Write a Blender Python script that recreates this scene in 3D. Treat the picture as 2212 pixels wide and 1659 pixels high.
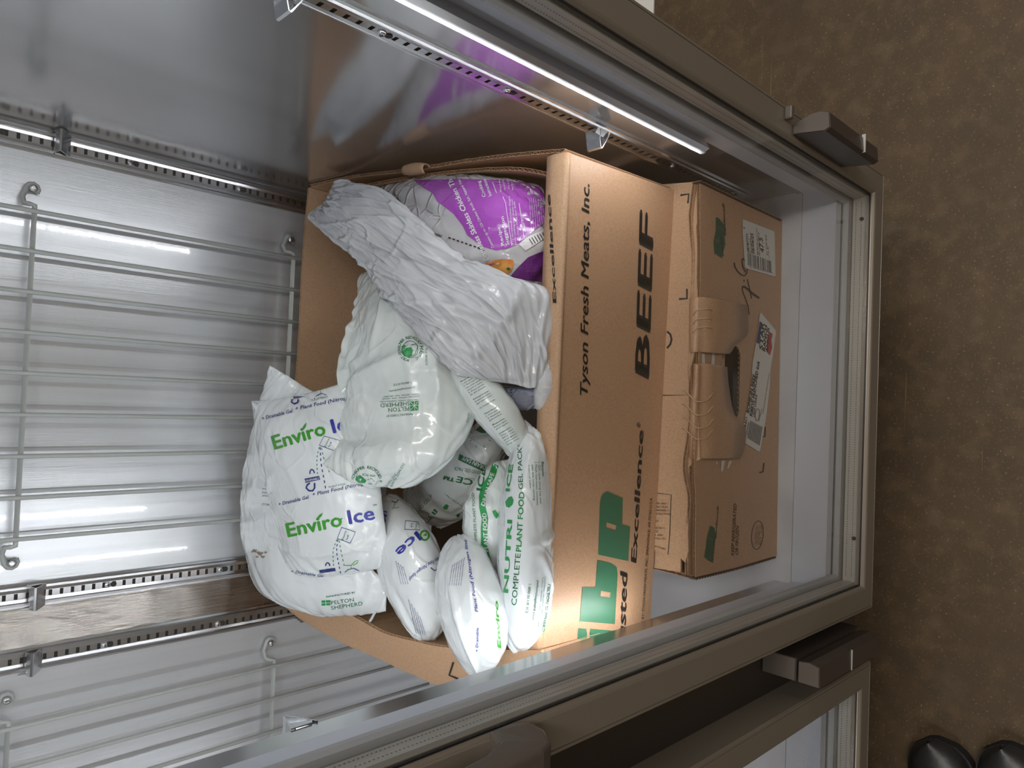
import bpy, bmesh, math, random
from mathutils import Vector, Matrix, noise
from mathutils.bvhtree import BVHTree
random.seed(7)
for o in list(bpy.data.objects): bpy.data.objects.remove(o)
SC = bpy.context.scene
COL = SC.collection
V = Vector

# ---------------------------------------------------------------- camera (phone held sideways, pitched 44 degrees down)
FPX, CX, CY = 1560.0, 1106.0, 829.5
CZ = 1.5                                     # lens height above the shop floor
_d = V((1596, 103, FPX)).normalized()
_x = V((2590, -66900, FPX)); _x = (_x - _x.dot(_d)*_d).normalized()
_y = -_x.cross(_d)
if _y.z < 0: _y = -_y
_z = -_d
IR = V((_x[0], _y[0], _z[0])); IU = -V((_x[1], _y[1], _z[1])); IF = V((_x[2], _y[2], _z[2]))
CAM = V((0, 0, CZ))
def ray(px, py):
    v = V((px-CX, py-CY, FPX))
    return V((v.dot(_x), v.dot(_y), v.dot(_z)))
def atX(px, py, X): r = ray(px, py); return CAM + r*(X/r.x)
def atY(px, py, Y): r = ray(px, py); return CAM + r*(Y/r.y)
def atZ(px, py, Z): r = ray(px, py); return CAM + r*((Z-CZ)/r.z)
def onplane(px, py, p0, n): r = ray(px, py); return CAM + r*((p0-CAM).dot(n)/r.dot(n))
cd = bpy.data.cameras.new('camera'); cam = bpy.data.objects.new('camera', cd); COL.objects.link(cam)
cd.sensor_width = 36; cd.sensor_fit = 'HORIZONTAL'; cd.lens = FPX/2212*36; cd.clip_start = .01
M = Matrix((( IR.x, IU.x, -IF.x, 0), (IR.y, IU.y, -IF.y, 0), (IR.z, IU.z, -IF.z, CZ), (0, 0, 0, 1)))
cam.matrix_world = M
SC.camera = cam

# ---------------------------------------------------------------- world, shop lights, exposure
w = bpy.data.worlds.new('world'); SC.world = w; w.use_nodes = True
w.node_tree.nodes['Background'].inputs[0].default_value = (1.0, .93, .84, 1)
w.node_tree.nodes['Background'].inputs[1].default_value = .05
def area(name, loc, rot, sx, sy, power, col):
    l = bpy.data.lights.new(name, 'AREA'); l.shape = 'RECTANGLE'; l.size = sx; l.size_y = sy; l.energy = power; l.color = col
    o = bpy.data.objects.new(name, l); COL.objects.link(o); o.location = loc; o.rotation_euler = rot; return o
area('shop_ceiling_light', (.6, -.9, 3.3), (0, 0, 0), .3, 2.4, 54, (1, .96, .90))
area('shop_ceiling_light', (-1.9, .3, 3.3), (0, 0, 0), .3, 2.4, 38, (1, .96, .90))
area('shop_ceiling_light', (2.3, .2, 3.3), (0, 0, 0), .3, 2.4, 38, (1, .96, .90))
SC.view_settings.view_transform = 'Standard'; SC.view_settings.look = 'None'
SC.view_settings.gamma = 1; SC.view_settings.exposure = 0; SC.view_settings.use_curve_mapping = False
LED_STRENGTH = 470

# ---------------------------------------------------------------- materials
def mat(name, col, rough=.5, metal=0, **k):
    m = bpy.data.materials.new(name); m.use_nodes = True
    p = m.node_tree.nodes['Principled BSDF']
    p.inputs['Base Color'].default_value = (*col, 1); p.inputs['Roughness'].default_value = rough; p.inputs['Metallic'].default_value = metal
    for a, b in k.items(): p.inputs[a.replace('_', ' ')].default_value = b
    return m
def nodes(m): return m.node_tree.nodes, m.node_tree.links, m.node_tree.nodes['Principled BSDF']
def noisecol(m, c1, c2, scale, detail=4, stretch=(1, 1, 1), lo=.35, hi=.65, bump=0, bscale=None, rough=None):
    n, l, p = nodes(m)
    tc = n.new('ShaderNodeTexCoord'); mp = n.new('ShaderNodeMapping'); mp.inputs['Scale'].default_value = stretch
    l.new(tc.outputs['Object'], mp.inputs[0])
    nz = n.new('ShaderNodeTexNoise'); nz.inputs['Scale'].default_value = scale; nz.inputs['Detail'].default_value = detail
    l.new(mp.outputs[0], nz.inputs['Vector'])
    r = n.new('ShaderNodeValToRGB'); r.color_ramp.elements[0].position = lo; r.color_ramp.elements[1].position = hi
    r.color_ramp.elements[0].color = (*c1, 1); r.color_ramp.elements[1].color = (*c2, 1)
    l.new(nz.outputs[0], r.inputs[0]); l.new(r.outputs[0], p.inputs['Base Color'])
    if bump:
        nb = n.new('ShaderNodeTexNoise'); nb.inputs['Scale'].default_value = bscale or scale; nb.inputs['Detail'].default_value = 3
        l.new(mp.outputs[0], nb.inputs['Vector'])
        b = n.new('ShaderNodeBump'); b.inputs['Strength'].default_value = 1; b.inputs['Distance'].default_value = bump
        l.new(nb.outputs[0], b.inputs['Height']); l.new(b.outputs[0], p.inputs['Normal'])
    if rough:
        mr = n.new('ShaderNodeMapRange'); mr.inputs[3].default_value = rough[0]; mr.inputs[4].default_value = rough[1]
        l.new(nz.outputs[0], mr.inputs[0]); l.new(mr.outputs[0], p.inputs['Roughness'])
    return m
MT = {}
MT['bronze'] = mat('bronze_anodised_metal', (.20, .17, .135), .34, .3)
MT['bronze_dark'] = mat('dark_bronze_metal', (.062, .052, .043), .38, .6)
MT['hinge'] = mat('dark_brown_hinge_cover', (.05, .038, .032), .35, .2)
MT['handle'] = mat('brown_plastic_handle', (.080, .066, .056), .38)
MT['back'] = noisecol(mat('satin_coated_aluminium', (.7, .7, .75), 0.30, .58, Coat_Weight=1, Coat_Roughness=.045), (.68, .70, .73), (.76, .78, .81), 6, 3, (9, 1, .25), bump=.0001, bscale=70)
MT['mirror'] = noisecol(mat('polished_aluminium_side', (.5, .5, .52), .12, .9), (.60, .60, .61), (.66, .66, .68), 3, 3, rough=(.12, .19))
MT['steel'] = noisecol(mat('brushed_stainless_strip', (.55, .50, .46), .07, 1), (.50, .46, .42), (.56, .52, .48), 1, 2, (1400, 1, 5), bump=.0005, bscale=1)
MT['chrome'] = mat('zinc_plated_steel', (.68, .69, .71), .2, 1)
MT['white_frame'] = noisecol(mat('grey_white_pvc', (.6, .62, .66), .35), (.60, .64, .72), (.66, .70, .78), 2.5, 3)
MT['pan'] = noisecol(mat('scuffed_white_floor_pan', (.6, .6, .6), .4), (.54, .56, .60), (.66, .68, .72), 9, 5, rough=(.3, .5))
MT['gasket'] = mat('grey_rubber_gasket', (.42, .43, .45), .5)
MT['black'] = mat('black_rubber', (.008, .008, .009), .5)
MT['spacer'] = mat('cream_pane_spacer', (.40, .39, .36), .4, .2)
MT['wire'] = mat('grey_vinyl_coated_wire', (.40, .42, .40), .38)
MT['dark'] = mat('dark_hollow', (.01, .01, .01), .8)  # near-black, also used as painted shade inside gaps, slots and recesses
KR = ((.43, .255, .145), (.53, .34, .205))
MT['kraft'] = noisecol(mat('kraft_cardboard', (.4, .27, .15), .62), *KR, 420, 3, lo=.3, hi=.7, bump=.0001, bscale=300)
MT['kraft_gloss'] = noisecol(mat('coated_kraft_face', (.4, .27, .15), .42), (.42, .24, .135), (.51, .31, .185), 420, 3, lo=.3, hi=.7, bump=.00008, bscale=300)
MT['kraft_dark'] = noisecol(mat('dark_brown_kraft', (.1, .06, .04), .4), (.045, .025, .018), (.10, .06, .042), 12, 5)  # darker brown kraft for the open carton's bottom and the lower carton's edges
MT['kraft_edge'] = mat('pale_kraft_flute', (.50, .34, .20), .8)
MT['ink'] = mat('black_print', (.018, .017, .017), .55)
MT['ink_faint'] = mat('faded_black_print', (.05, .04, .035), .6)
MT['ink_green'] = mat('dark_green_print', (.022, .085, .045), .5)
MT['green'] = mat('green_print', (.015, .27, .07), .35)
MT['dgreen'] = mat('deep_green_print', (.01, .15, .06), .35)
MT['lgreen'] = mat('leaf_green_print', (.04, .30, .025), .35)
MT['blue'] = mat('blue_print', (.02, .03, .30), .35)
MT['dblue'] = mat('navy_print', (.012, .03, .16), .35)
MT['paper'] = mat('white_label_paper', (.66, .65, .62), .5)
MT['white_ink'] = mat('white_print', (.78, .78, .80), .4)
MT['barcode'] = mat('grey_black_barcode', (.06, .06, .065), .5)
MT['red'] = mat('red_print', (.42, .02, .03), .5)
MT['navy'] = mat('navy_blue_print', (.012, .03, .12), .5)

# concrete floor: sealed, brown, mottled, with scratches
m = MT['floor'] = mat('sealed_brown_concrete', (.1, .08, .06), .42)
noisecol(m, (.056, .033, .0125), (.080, .048, .020), 7, 14, lo=.3, hi=.72, bump=.0004, bscale=90, rough=(.55, .72))
n, l, p = nodes(m)
base_link = p.inputs['Base Color'].links[0].from_socket
tc = n.new('ShaderNodeTexCoord')
def speck(scale, lo, hi, col, prev, stretch=(1, 1, 1), rot=0):
    mp = n.new('ShaderNodeMapping'); mp.inputs['Scale'].default_value = stretch; mp.inputs['Rotation'].default_value = (0, 0, rot)
    l.new(tc.outputs['Object'], mp.inputs[0])
    q = n.new('ShaderNodeTexNoise'); q.inputs['Scale'].default_value = scale; q.inputs['Detail'].default_value = 6
    l.new(mp.outputs[0], q.inputs['Vector'])
    mr = n.new('ShaderNodeMapRange'); mr.inputs[1].default_value = lo; mr.inputs[2].default_value = hi; l.new(q.outputs[0], mr.inputs[0])
    mx = n.new('ShaderNodeMix'); mx.data_type = 'RGBA'; mx.inputs[7].default_value = (*col, 1)
    l.new(mr.outputs[0], mx.inputs[0]); l.new(prev, mx.inputs[6]); return mx.outputs[2]
c = speck(28, .48, .72, (.100, .062, .028), base_link)
c = speck(220, .60, .75, (.20, .14, .075), c)
c = speck(9, .62, .9, (.135, .10, .062), c)
c = speck(30, .70, .74, (.16, .10, .045), c, (.08, 4, 1), .9)
c = speck(2.2, .55, .75, (.044, .026, .011), c)
l.new(c, p.inputs['Base Color'])

def thin_glass(name, tint=(.988, .988, .985), haze=.0):
    m = bpy.data.materials.new(name); m.use_nodes = True; n = m.node_tree.nodes; l = m.node_tree.links; n.remove(n['Principled BSDF'])
    t = n.new('ShaderNodeBsdfTransparent'); t.inputs[0].default_value = (*tint, 1)
    g = n.new('ShaderNodeBsdfGlossy'); g.inputs['Roughness'].default_value = .01
    f = n.new('ShaderNodeLayerWeight'); pw = n.new('ShaderNodeMath'); pw.operation = 'POWER'; pw.inputs[1].default_value = 5
    l.new(f.outputs['Facing'], pw.inputs[0]); f.inputs[0].default_value = .5
    ma = n.new('ShaderNodeMath'); ma.operation = 'MULTIPLY_ADD'; ma.inputs[1].default_value = .95; ma.inputs[2].default_value = .025; l.new(pw.outputs[0], ma.inputs[0])
    x = n.new('ShaderNodeMixShader'); l.new(ma.outputs[0], x.inputs[0]); l.new(t.outputs[0], x.inputs[1]); l.new(g.outputs[0], x.inputs[2])
    l.new(x.outputs[0], n['Material Output'].inputs[0]); return m
MT['glass'] = thin_glass('door_glass')
def plastic(name, c1, c2, rough=.26, bump=.0010, bs=50, trans=0, alpha=1, crink=.0011, cs=13):
    """glossy film: soft tone noise, fine ripple and sharp ridged creases in the relief"""
    m = mat(name, c1, rough)
    noisecol(m, c1, c2, 14, 4)
    n, l, p = nodes(m)
    tc = n.new('ShaderNodeTexCoord'); w = n.new('ShaderNodeTexNoise'); w.inputs['Scale'].default_value = 5
    l.new(tc.outputs['Object'], w.inputs['Vector'])
    ad = n.new('ShaderNodeVectorMath'); ad.operation = 'MULTIPLY_ADD'; ad.inputs[1].default_value = (.35, .35, .35)
    l.new(w.outputs[1], ad.inputs[0]); l.new(tc.outputs['Object'], ad.inputs[2])
    v = n.new('ShaderNodeTexVoronoi'); v.feature = 'DISTANCE_TO_EDGE'; v.inputs['Scale'].default_value = cs; l.new(ad.outputs[0], v.inputs['Vector'])
    mr = n.new('ShaderNodeMapRange'); mr.interpolation_type = 'SMOOTHSTEP'; mr.inputs[1].default_value = 0; mr.inputs[2].default_value = .09; mr.inputs[3].default_value = 1; mr.inputs[4].default_value = 0
    l.new(v.outputs['Distance'], mr.inputs[0])
    k = n.new('ShaderNodeTexNoise'); k.inputs['Scale'].default_value = 9; k.inputs['Detail'].default_value = 1; l.new(tc.outputs['Object'], k.inputs['Vector'])
    km = n.new('ShaderNodeMapRange'); km.inputs[1].default_value = .42; km.inputs[2].default_value = .62; l.new(k.outputs[0], km.inputs[0])
    mu = n.new('ShaderNodeMath'); mu.operation = 'MULTIPLY'; l.new(mr.outputs[0], mu.inputs[0]); l.new(km.outputs[0], mu.inputs[1])
    b1 = n.new('ShaderNodeBump'); b1.inputs['Distance'].default_value = crink; l.new(mu.outputs[0], b1.inputs['Height'])
    r = n.new('ShaderNodeTexNoise'); r.inputs['Scale'].default_value = bs; r.inputs['Detail'].default_value = 2; l.new(tc.outputs['Object'], r.inputs['Vector'])
    b2 = n.new('ShaderNodeBump'); b2.inputs['Distance'].default_value = bump; l.new(r.outputs[0], b2.inputs['Height']); l.new(b1.outputs[0], b2.inputs['Normal'])
    l.new(b2.outputs[0], p.inputs['Normal'])
    p.inputs['Coat Weight'].default_value = .7; p.inputs['Coat Roughness'].default_value = .05; l.new(b2.outputs[0], p.inputs['Coat Normal'])
    if alpha < 1 or trans:
        out = n['Material Output']; tr = n.new('ShaderNodeBsdfTransparent'); tl = n.new('ShaderNodeBsdfTranslucent')
        tl.inputs[0].default_value = (*c2, 1)
        a = n.new('ShaderNodeMixShader'); a.inputs[0].default_value = trans; l.new(p.outputs[0], a.inputs[1]); l.new(tl.outputs[0], a.inputs[2])
        b = n.new('ShaderNodeMixShader'); b.inputs[0].default_value = 1-alpha; l.new(a.outputs[0], b.inputs[1]); l.new(tr.outputs[0], b.inputs[2])
        l.new(b.outputs[0], out.inputs[0])
    return m
MT['bag'] = plastic('white_plastic_film', (.66, .70, .72), (.74, .78, .80))
MT['bag_green'] = plastic('white_film_faint_green', (.62, .68, .67), (.72, .77, .76))
MT['bag_thin'] = plastic('thin_white_film', (.55, .60, .62), (.66, .71, .73), .2, .0008, 45)
MT['frost'] = plastic('frosted_plastic_sheet', (.76, .78, .82), (.84, .86, .89), .14, .0008, 40, trans=.08, alpha=.72, crink=.004, cs=10)
MT['clear'] = plastic('clear_film', (.62, .61, .64), (.76, .76, .79), .12, .0012, 40, trans=.1, alpha=.93, crink=.003, cs=22)
MT['purple'] = plastic('purple_film', (.33, .055, .42), (.42, .09, .52), .2, .0008, 40)
MT['deep_purple'] = plastic('deep_purple_film', (.10, .006, .15), (.17, .015, .23), .2, .0008, 40)
MT['orange'] = noisecol(mat('orange_food_picture', (.8, .3, .05), .3), (.75, .22, .03), (.85, .45, .12), 90, 5)
MT['bluefilm'] = plastic('blue_grey_film', (.22, .25, .36), (.34, .37, .48), .3, .0008, 40)
MT['stain'] = mat('brown_dirt_stain', (.25, .20, .15), .7)

# ---------------------------------------------------------------- builders
ORG = {}
def tag(o, label=None, cat=None, group=None, kind=None):
    if label: o['label'] = label
    if cat: o['category'] = cat
    if group: o['group'] = group
    if kind: o['kind'] = kind
    return o
def thing(name, loc, label, cat, group=None):
    o = bpy.data.objects.new(name, None); COL.objects.link(o); o.location = loc; o.empty_display_size = .05
    ORG[o] = V(loc); return tag(o, label, cat, group)
def origin(o): return ORG.get(o, V((0, 0, 0)))
def link(name, me, parent=None, m=None, loc=None):
    if m is not None and not me.materials: me.materials.append(MT[m] if isinstance(m, str) else m)
    o = bpy.data.objects.new(name, me); COL.objects.link(o)
    if parent is not None:
        o.parent = parent; org = origin(parent)
    elif loc is not None: org = V(loc); o.location = org
    else: org = V((0, 0, 0))
    ORG[o] = org
    if org.length: me.transform(Matrix.Translation(-org))
    return o
class MB:
    def __init__(s): s.bm = bmesh.new()
    def box(s, a, b, bev=0):
        bm = s.bm if not bev else bmesh.new()
        a, b = V(a), V(b)
        g = bmesh.ops.create_cube(bm, size=1, matrix=Matrix.Translation((a+b)/2) @ Matrix.Diagonal((*(b-a), 1)))
        if bev:
            bmesh.ops.bevel(bm, geom=bm.edges[:], offset=bev, segments=2, affect='EDGES', profile=.5)
            s.merge(bm)
        return s
    def merge(s, bm):
        t = bpy.data.meshes.new('t'); bm.to_mesh(t); bm.free(); s.bm.from_mesh(t); bpy.data.meshes.remove(t)
    def face(s, pts):
        return s.bm.faces.new([s.bm.verts.new(p) for p in pts])
    def tube(s, pts, r, seg=8, cap=True):
        pts = [V(p) for p in pts]; rings = []
        up = V((0, 0, 1))
        t0 = (pts[1]-pts[0]).normalized()
        if abs(t0.dot(up)) > .95: up = V((0, 1, 0))
        u = t0.cross(up).normalized()
        for i, p in enumerate(pts):
            t = (pts[min(i+1, len(pts)-1)]-pts[max(i-1, 0)]).normalized()
            u = (u - u.dot(t)*t).normalized(); v = t.cross(u)
            rr = r[i] if isinstance(r, (list, tuple)) else r
            rings.append([s.bm.verts.new(p + rr*(math.cos(a)*u + math.sin(a)*v)) for a in [2*math.pi*k/seg for k in range(seg)]])
        for a, b in zip(rings, rings[1:]):
            for k in range(seg): s.bm.faces.new((a[k], a[(k+1) % seg], b[(k+1) % seg], b[k])).smooth = True
        if cap: s.bm.faces.new(rings[0][::-1]); s.bm.faces.new(rings[-1])
        return s
    def prism(s, poly, d):
        a = [s.bm.verts.new(p) for p in poly]; b = [s.bm.verts.new(V(p)+V(d)) for p in poly]; n = len(a)
        s.bm.faces.new(a[::-1]); s.bm.faces.new(b)
        for i in range(n): s.bm.faces.new((a[i], a[(i+1) % n], b[(i+1) % n], b[i]))
        return s
    def grid(s, P, closed=False, smooth=True):
        vs = [[s.bm.verts.new(p) for p in row] for row in P]
        for i in range(len(P)-1):
            for j in range(len(P[0])-1):
                s.bm.faces.new((vs[i][j], vs[i][j+1], vs[i+1][j+1], vs[i+1][j])).smooth = smooth
        return vs
    def build(s, name, m=None, parent=None, loc=None, fix=True):
        if fix: bmesh.ops.recalc_face_normals(s.bm, faces=s.bm.faces[:])
        me = bpy.data.meshes.new(name); s.bm.to_mesh(me); s.bm.free()
        return link(name, me, parent, m, loc)
def cr(pts, n):
    """Catmull-Rom resample of a list of Vectors to n points, even in arc length"""
    pts = [V(p) for p in pts]
    if len(pts) == 2: return [pts[0].lerp(pts[1], i/(n-1)) for i in range(n)]
    out = []
    for i in range(len(pts)-1):
        p0 = pts[max(i-1, 0)]; p1 = pts[i]; p2 = pts[i+1]; p3 = pts[min(i+2, len(pts)-1)]
        for k in range(16):
            t = k/16
            out.append(.5*((2*p1) + (p2-p0)*t + (2*p0-5*p1+4*p2-p3)*t*t + (3*p1-p0-3*p2+p3)*t**3))
    out.append(pts[-1]); L = [0]
    for a, b in zip(out, out[1:]): L.append(L[-1]+(b-a).length)
    res = []; j = 0
    for i in range(n):
        q = L[-1]*i/(n-1)
        while j < len(L)-2 and L[j+1] < q: j += 1
        t = (q-L[j])/max(L[j+1]-L[j], 1e-9); res.append(out[j].lerp(out[j+1], min(max(t, 0), 1)))
    return res
def board(name, A, B, parent, m='kraft', T=.0045, side=1, period=.0075, rag=0, label=None, inner=None):
    """corrugated sheet between edge A and edge B: two liners and a real flute ribbon between them"""
    La = sum((V(b)-V(a)).length for a, b in zip(A, A[1:])); n = max(2, int(La/period*2)//1+1)
    a = cr(A, n); b = cr(B, n); lt = .0005
    N = []
    for i in range(n):
        t = (a[min(i+1, n-1)]-a[max(i-1, 0)]); N.append(t.cross(b[i]-a[i]).normalized()*side)
    if rag: a = [p + (p-q).normalized()*noise.noise(p*90)*rag for p, q in zip(a, b)]
    mb = MB()
    def slab(o1, o2, st=4):
        idx = list(range(0, n, st)) + ([n-1] if (n-1) % st else [])
        if rag: idx = list(range(n))
        r = [[a[i]+N[i]*o1 for i in idx], [b[i]+N[i]*o1 for i in idx], [b[i]+N[i]*o2 for i in idx], [a[i]+N[i]*o2 for i in idx]]
        r.append(r[0]); vs = mb.grid(r[:-1], smooth=False)
        for j in range(len(idx)-1): mb.bm.faces.new((vs[3][j], vs[3][j+1], vs[0][j+1], vs[0][j]))
        mb.bm.faces.new([vs[k][0] for k in range(4)]); mb.bm.faces.new([vs[k][-1] for k in range(4)][::-1])
    slab(0, lt); slab(T-lt, T)
    fl = [lt if i % 2 else T-lt for i in range(n)]
    d = [(q-p).normalized()*.0004 for p, q in zip(a, b)]
    mb.grid([[a[i]+N[i]*fl[i]+d[i] for i in range(n)], [b[i]+N[i]*fl[i]-d[i] for i in range(n)]], smooth=False)
    o = mb.build(name, m, parent, fix=False)
    if label: o['label'] = label
    return o
def bvh(o):
    """world-space BVH of an object (parents carry only a translation)"""
    org = origin(o); me = o.data
    return BVHTree.FromPolygons([v.co+org for v in me.vertices], [tuple(f.vertices) for f in me.polygons])
def cut(bm, step):
    xs = [v.co.x for v in bm.verts]; ys = [v.co.y for v in bm.verts]
    if not xs: return
    for vals, nrm in ((xs, V((1, 0, 0))), (ys, V((0, 1, 0)))):
        a, b = min(vals), max(vals); k = a+step
        while k < b:
            bmesh.ops.bisect_plane(bm, geom=bm.verts[:]+bm.edges[:]+bm.faces[:], plane_co=nrm*k, plane_no=nrm); k += step
FONT = None
def textmesh(s, bold=0):
    extra = bold*.9; bold = 0
    cu = bpy.data.curves.new('t', 'FONT'); cu.body = s; cu.size = 1; cu.resolution_u = 2; cu.offset = bold; cu.fill_mode = 'BOTH'
    o = bpy.data.objects.new('t', cu); COL.objects.link(o)
    dg = bpy.context.evaluated_depsgraph_get(); me = bpy.data.meshes.new_from_object(o.evaluated_get(dg))
    bpy.data.objects.remove(o); bpy.data.curves.remove(cu)
    if extra and me.vertices:
        bm = bmesh.new(); e = extra
        for dx, dy in ((-e, 0), (e, 0), (0, -e*.8), (0, e*.8)):
            m2 = me.copy(); m2.transform(Matrix.Translation((dx, dy, 0))); bm.from_mesh(m2); bpy.data.meshes.remove(m2)
        bm.to_mesh(me); bm.free()
    return me
class Surf:
    """print surface: a bag (followed through its mesh) or a flat panel (plane)"""
    def __init__(s, obj=None, plane=None, off=.0005, parent=None):
        s.t = bvh(obj) if obj else None; s.pl = plane; s.off = off; s.parent = parent or obj
    def hit(s, px, py):
        if s.pl:
            p = onplane(px, py, *s.pl); nrm = s.pl[1]
        else:
            r = ray(px, py).normalized(); h = s.t.ray_cast(CAM, r)
            if h[0] is None: return None
            p, nrm = h[0], h[1]
        if nrm.dot(ray(px, py)) > 0: nrm = -nrm
        return p + nrm*s.off
    def put(s, bm, name, m, label=None):
        dead = []
        for v in bm.verts:
            h = s.hit(v.co.x, v.co.y)
            if h is None: dead.append(v)
            else: v.co = h
        bmesh.ops.delete(bm, geom=dead, context='VERTS')
        # drop faces that jump from one fold to another
        bmesh.ops.delete(bm, geom=[e for e in bm.edges if e.calc_length() > .05 and not s.pl], context='EDGES_FACES')
        if not bm.faces: bm.free(); return None
        me = bpy.data.meshes.new(name); bm.to_mesh(me); bm.free()
        o = link(name, me, s.parent, m)
        if label: o['label'] = label
        return o
    def text(s, body, p0, p1, h, m='ink', bold=0, ital=0, name='printed_text', mirror=False, label=None, arc=0):
        """baseline p0 to p1 in picture pixels, h = cap height vector (x, y) or number (to the left of the direction of reading)"""
        me = textmesh(body, bold)
        if not me.vertices: return
        x0 = min(v.co.x for v in me.vertices); x1 = max(v.co.x for v in me.vertices)
        p0 = V((*p0, 0)); p1 = V((*p1, 0)); e = p1-p0
        if not isinstance(h, tuple):
            q = e.normalized(); hv = V((q.y, -q.x, 0))*h
        else: hv = V((*h, 0))
        cap = .729
        bm = bmesh.new(); bm.from_mesh(me); bpy.data.meshes.remove(me)
        for v in bm.verts:
            a = (v.co.x-x0)/(x1-x0); b = v.co.y/cap
            a += ital*b*hv.length/e.length
            v.co = p0 + e*a + hv*b - hv.normalized()*arc*(4*a*(1-a))*-1
        if not s.pl: cut(bm, 7)
        return s.put(bm, name, m, label)
    def poly(s, pts, m='ink', name='printed_shape', label=None, step=7, holes=()):
        bm = bmesh.new()
        def loop(q):
            vs = [bm.verts.new((x, y, 0)) for x, y in q]
            return [bm.edges.new((vs[i], vs[(i+1) % len(vs)])) for i in range(len(vs))]
        E = loop(pts)
        for hq in holes: E += loop(hq)
        bmesh.ops.triangle_fill(bm, edges=E, use_beauty=True)
        if not s.pl: cut(bm, step)
        return s.put(bm, name, m, label)
    def stroke(s, pts, w, m='ink', name='printed_line', closed=False, label=None):
        q = [V((x, y, 0)) for x, y in pts]
        if closed: q.append(q[0])
        bm = bmesh.new(); 
        L = []
        for i, p in enumerate(q):
            a = q[i-1] if i else (q[-2] if closed else q[0]); b = q[i+1] if i < len(q)-1 else (q[1] if closed else q[-1])
            t = (b-a).normalized(); nn = V((-t.y, t.x, 0))*w/2; L.append((bm.verts.new(p+nn), bm.verts.new(p-nn)))
        for a, b in zip(L, L[1:]): bm.faces.new((a[0], a[1], b[1], b[0]))
        if not s.pl: cut(bm, 7)
        return s.put(bm, name, m, label)
    def lines(s, segs, w, m='ink', name='small_print', label=None):
        bm = bmesh.new()
        for (x0, y0, x1, y1) in segs:
            e = V((x1-x0, y1-y0, 0)); nn = V((-e.y, e.x, 0)).normalized()*w/2; a = V((x0, y0, 0)); b = V((x1, y1, 0))
            bm.faces.new([bm.verts.new(p) for p in (a+nn, a-nn, b-nn, b+nn)])
        if not s.pl: cut(bm, 8)
        return s.put(bm, name, m, label)
def ell(cx, cy, rx, ry, n=28, a0=0, a1=360, rot=0):
    c, s_ = math.cos(math.radians(rot)), math.sin(math.radians(rot)); out = []
    k = n if a1-a0 >= 360 else n+1
    for i in range(k):
        a = math.radians(a0+(a1-a0)*i/n); x, y = rx*math.cos(a), ry*math.sin(a); out.append((cx+x*c-y*s_, cy+x*s_+y*c))
    return out
# ---------------------------------------------------------------- setting
mb = MB(); mb.box((-2.6, -2.4, -.06), (3.2, 2.4, 0)); tag(mb.build('floor', 'floor'), kind='structure')
MT['shopwall'] = mat('painted_shop_wall', (.42, .40, .37), .7); MT['ceil'] = mat('white_shop_ceiling', (.62, .61, .58), .8)
for nm, a, b in (('wall_left', (-2.7, -2.4, 0), (-2.6, 2.4, 3.5)), ('wall_right', (3.2, -2.4, 0), (3.3, 2.4, 3.5)), ('wall_back', (-2.6, 2.4, 0), (3.2, 2.5, 3.5)), ('wall_front', (-2.6, -2.5, 0), (3.2, -2.4, 3.5))):
    mb = MB(); mb.box(a, b); tag(mb.build(nm, 'shopwall'), kind='structure')
mb = MB(); mb.box((-2.6, -2.4, 3.5), (3.2, 2.4, 3.6)); tag(mb.build('ceiling', 'ceil'), kind='structure')

# ---------------------------------------------------------------- the upright glass door freezer
XR, XM, YB, ZF, YF = .343, -.328, 1.148, .405, .44     # right wall, middle between the doors, back wall, floor pan, front rim
XL = 2*XM-XR; ZT = 1.93
FZ = thing('display_freezer', (XM, .8, 0), 'upright two-door glass display freezer with dark bronze frames and bright aluminium interior', 'freezer')
mb = MB(); mb.box((XL-.04, YF+.003, .276), (XR+.04, YB+.06, ZF-.02)); mb.box((XL-.04, .62, 0.02), (XR+.04, YB+.05, .276)); mb.build('cabinet_base', 'bronze_dark', FZ)
mb = MB(); mb.box((XL-.04, YF+.003, ZT+.01), (XR+.04, YB+.06, ZT+.12)); mb.build('cabinet_top', 'bronze_dark', FZ)
mb = MB(); mb.box((XR+.004, YF+.003, ZF-.02), (XR+.04, YB+.06, ZT+.01)); mb.build('cabinet_side', 'bronze_dark', FZ)
mb = MB(); mb.box((XL-.04, YF+.003, ZF-.02), (XL-.004, YB+.06, ZT+.01)); mb.build('cabinet_side', 'bronze_dark', FZ)
mb = MB(); mb.box((XL, YB+.004, ZF-.02), (XR, YB+.06, ZT+.01)); mb.build('cabinet_back', 'bronze_dark', FZ)
mb = MB(); mb.box((XL, YB, ZF), (-.372, YB+.004, ZT)); mb.build('back_panel', 'back', FZ, None)
mb = MB(); mb.box((-.284, YB, ZF), (XR, YB+.004, ZT)); mb.build('back_panel', 'back', FZ)
mb = MB(); mb.box((-.372, YB-.001, ZF), (-.284, YB+.004, ZT)); mb.build('centre_strip', 'steel', FZ, None)['label'] = 'brownish stainless strip between the two back standards'
mb = MB(); mb.box((XR, .492, ZF), (XR+.004, YB, ZT)); mb.build('side_panel', 'mirror', FZ)
mb = MB(); mb.box((XL-.004, .492, ZF), (XL, YB, ZT)); mb.build('side_panel', 'mirror', FZ)
mb = MB(); mb.box((XL, .492, ZT), (XR, YB, ZT+.006)); mb.build('top_panel', 'white_frame', FZ)
mb = MB(); mb.box((XL, .492, ZF-.012), (XR, YB, ZF)); mb.build('floor_pan', 'pan', FZ)
mb = MB(); mb.box((XL, YF, ZF-.02), (XR, .4915, ZF-.0015)); mb.build('sill_strip', 'white_frame', FZ)
mb = MB(); mb.box((XR, YF, ZF-.02), (XR+.02, .4915, ZT)); mb.build('frame_reveal', 'white_frame', FZ)
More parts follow.
